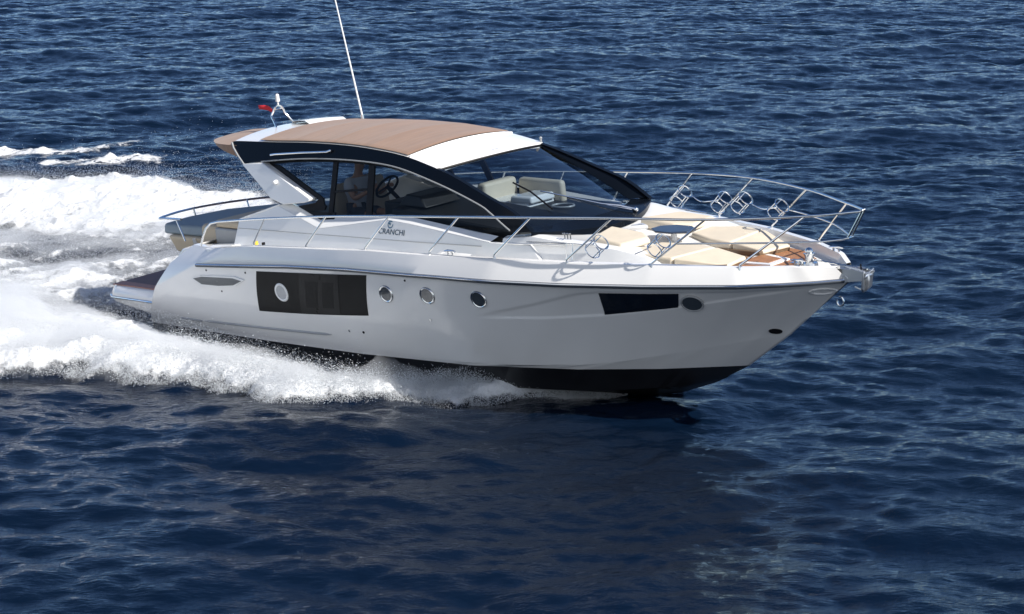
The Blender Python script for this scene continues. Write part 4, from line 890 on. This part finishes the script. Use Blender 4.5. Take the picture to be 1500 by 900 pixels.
m = bpy.data.materials.new("spray drops"); m.use_nodes = True; n = m.node_tree.nodes; l = m.node_tree.links; b = n["Principled BSDF"]
b.inputs["Base Color"].default_value = (.88, .90, .92, 1); b.inputs["Roughness"].default_value = .3
tl = n.new("ShaderNodeBsdfTranslucent"); tl.inputs[0].default_value = (.9, .93, .96, 1); mx = n.new("ShaderNodeMixShader"); mx.inputs[0].default_value = .5
l.new(b.outputs[0], mx.inputs[1]); l.new(tl.outputs[0], mx.inputs[2]); l.new(mx.outputs[0], n["Material Output"].inputs[0])
spray = big_mesh("spray", V.reshape(-1, 3), F, m, None, "stuff", smooth=True)
tag(spray, "fine white spray drops flying off the wash along the hull and wake", "spray")

# ------------------------------------------------------------------ fine mist hanging over the wash
fx = np.arange(-15.0, 2.2, .10); fy = np.arange(26.0, 46.5, .10)
X, Y = np.meshgrid(fx, fy, indexing='ij'); hw, dw, u, bx = wash(X, Y); a, b_, c, d = lumps(X, Y)
lift = np.clip(np.minimum((u + .05 - .13 * sm(0, 2, bx) * (1 - sm(5, 7.5, bx))) / (.35 + .30 * sm(0, 3, bx)), (1.06 - u) / .35), 0, 1) * (bx < 9.4); lift = lift * (.05 + .70 * top_h(bx) + .05 * sm(6.5, 8, bx)) * np.clip(1 + .35 * a + .25 * b_, .2, 2) * (.55 + .45 * sm(-3.5, 1.5, bx))
for key, hh_, so in (("A", .07, 1.2), ("B", .085, 1.0)):
    sd = polydist(X + .30 * d, Y, POLY[key][0]); lift = np.maximum(lift, sm(0, so, sd) * hh_ * np.clip(1 + .35 * a + .45 * b_, .1, 2.2))
zs = surf(X, Y); F = gridfaces(len(fx), len(fy)); kk = (lift.ravel()[F] > .002).all(1); bxx, byy = to_boat(X, Y)
clear = ((np.abs(byy) < boot_y(bxx) + .12 + .22 * sm(0, 2, bxx) * (1 - sm(5, 8, bxx))) & (bxx > -.3) & (bxx < 11)).ravel(); kk &= ~clear[F].any(1); F = F[kk]
used = np.unique(F); remap = np.zeros(X.size, np.int64); remap[used] = np.arange(len(used)); n0 = len(used); F = remap[F]
top = np.stack([X, Y, zs + lift + .02], -1).reshape(-1, 3)[used]; bot = np.stack([X, Y, zs - .06], -1).reshape(-1, 3)[used]
E = np.concatenate([F[:, [0, 1]], F[:, [1, 2]], F[:, [2, 3]], F[:, [3, 0]]]); key = {}
for e in map(tuple, E.tolist()): key[e] = 1
rim = np.array([e for e in key if (e[1], e[0]) not in key])
side_f = np.stack([rim[:, 1], rim[:, 0], rim[:, 0] + n0, rim[:, 1] + n0], -1)
m = bpy.data.materials.new("spray mist"); m.use_nodes = True; n = m.node_tree.nodes; l = m.node_tree.links; n.remove(n["Principled BSDF"])
pv = n.new("ShaderNodeVolumePrincipled"); pv.inputs["Color"].default_value = (.97, .98, .99, 1); pv.inputs["Density"].default_value = 1.25; pv.inputs["Anisotropy"].default_value = .2
l.new(pv.outputs[0], n["Material Output"].inputs["Volume"])
mist = big_mesh("spray_mist", np.concatenate([top, bot]), np.concatenate([F, F[:, ::-1] + n0, side_f]), m, None, "stuff")
tag(mist, "thin white mist hanging over the wash beside and behind the hull", "mist")
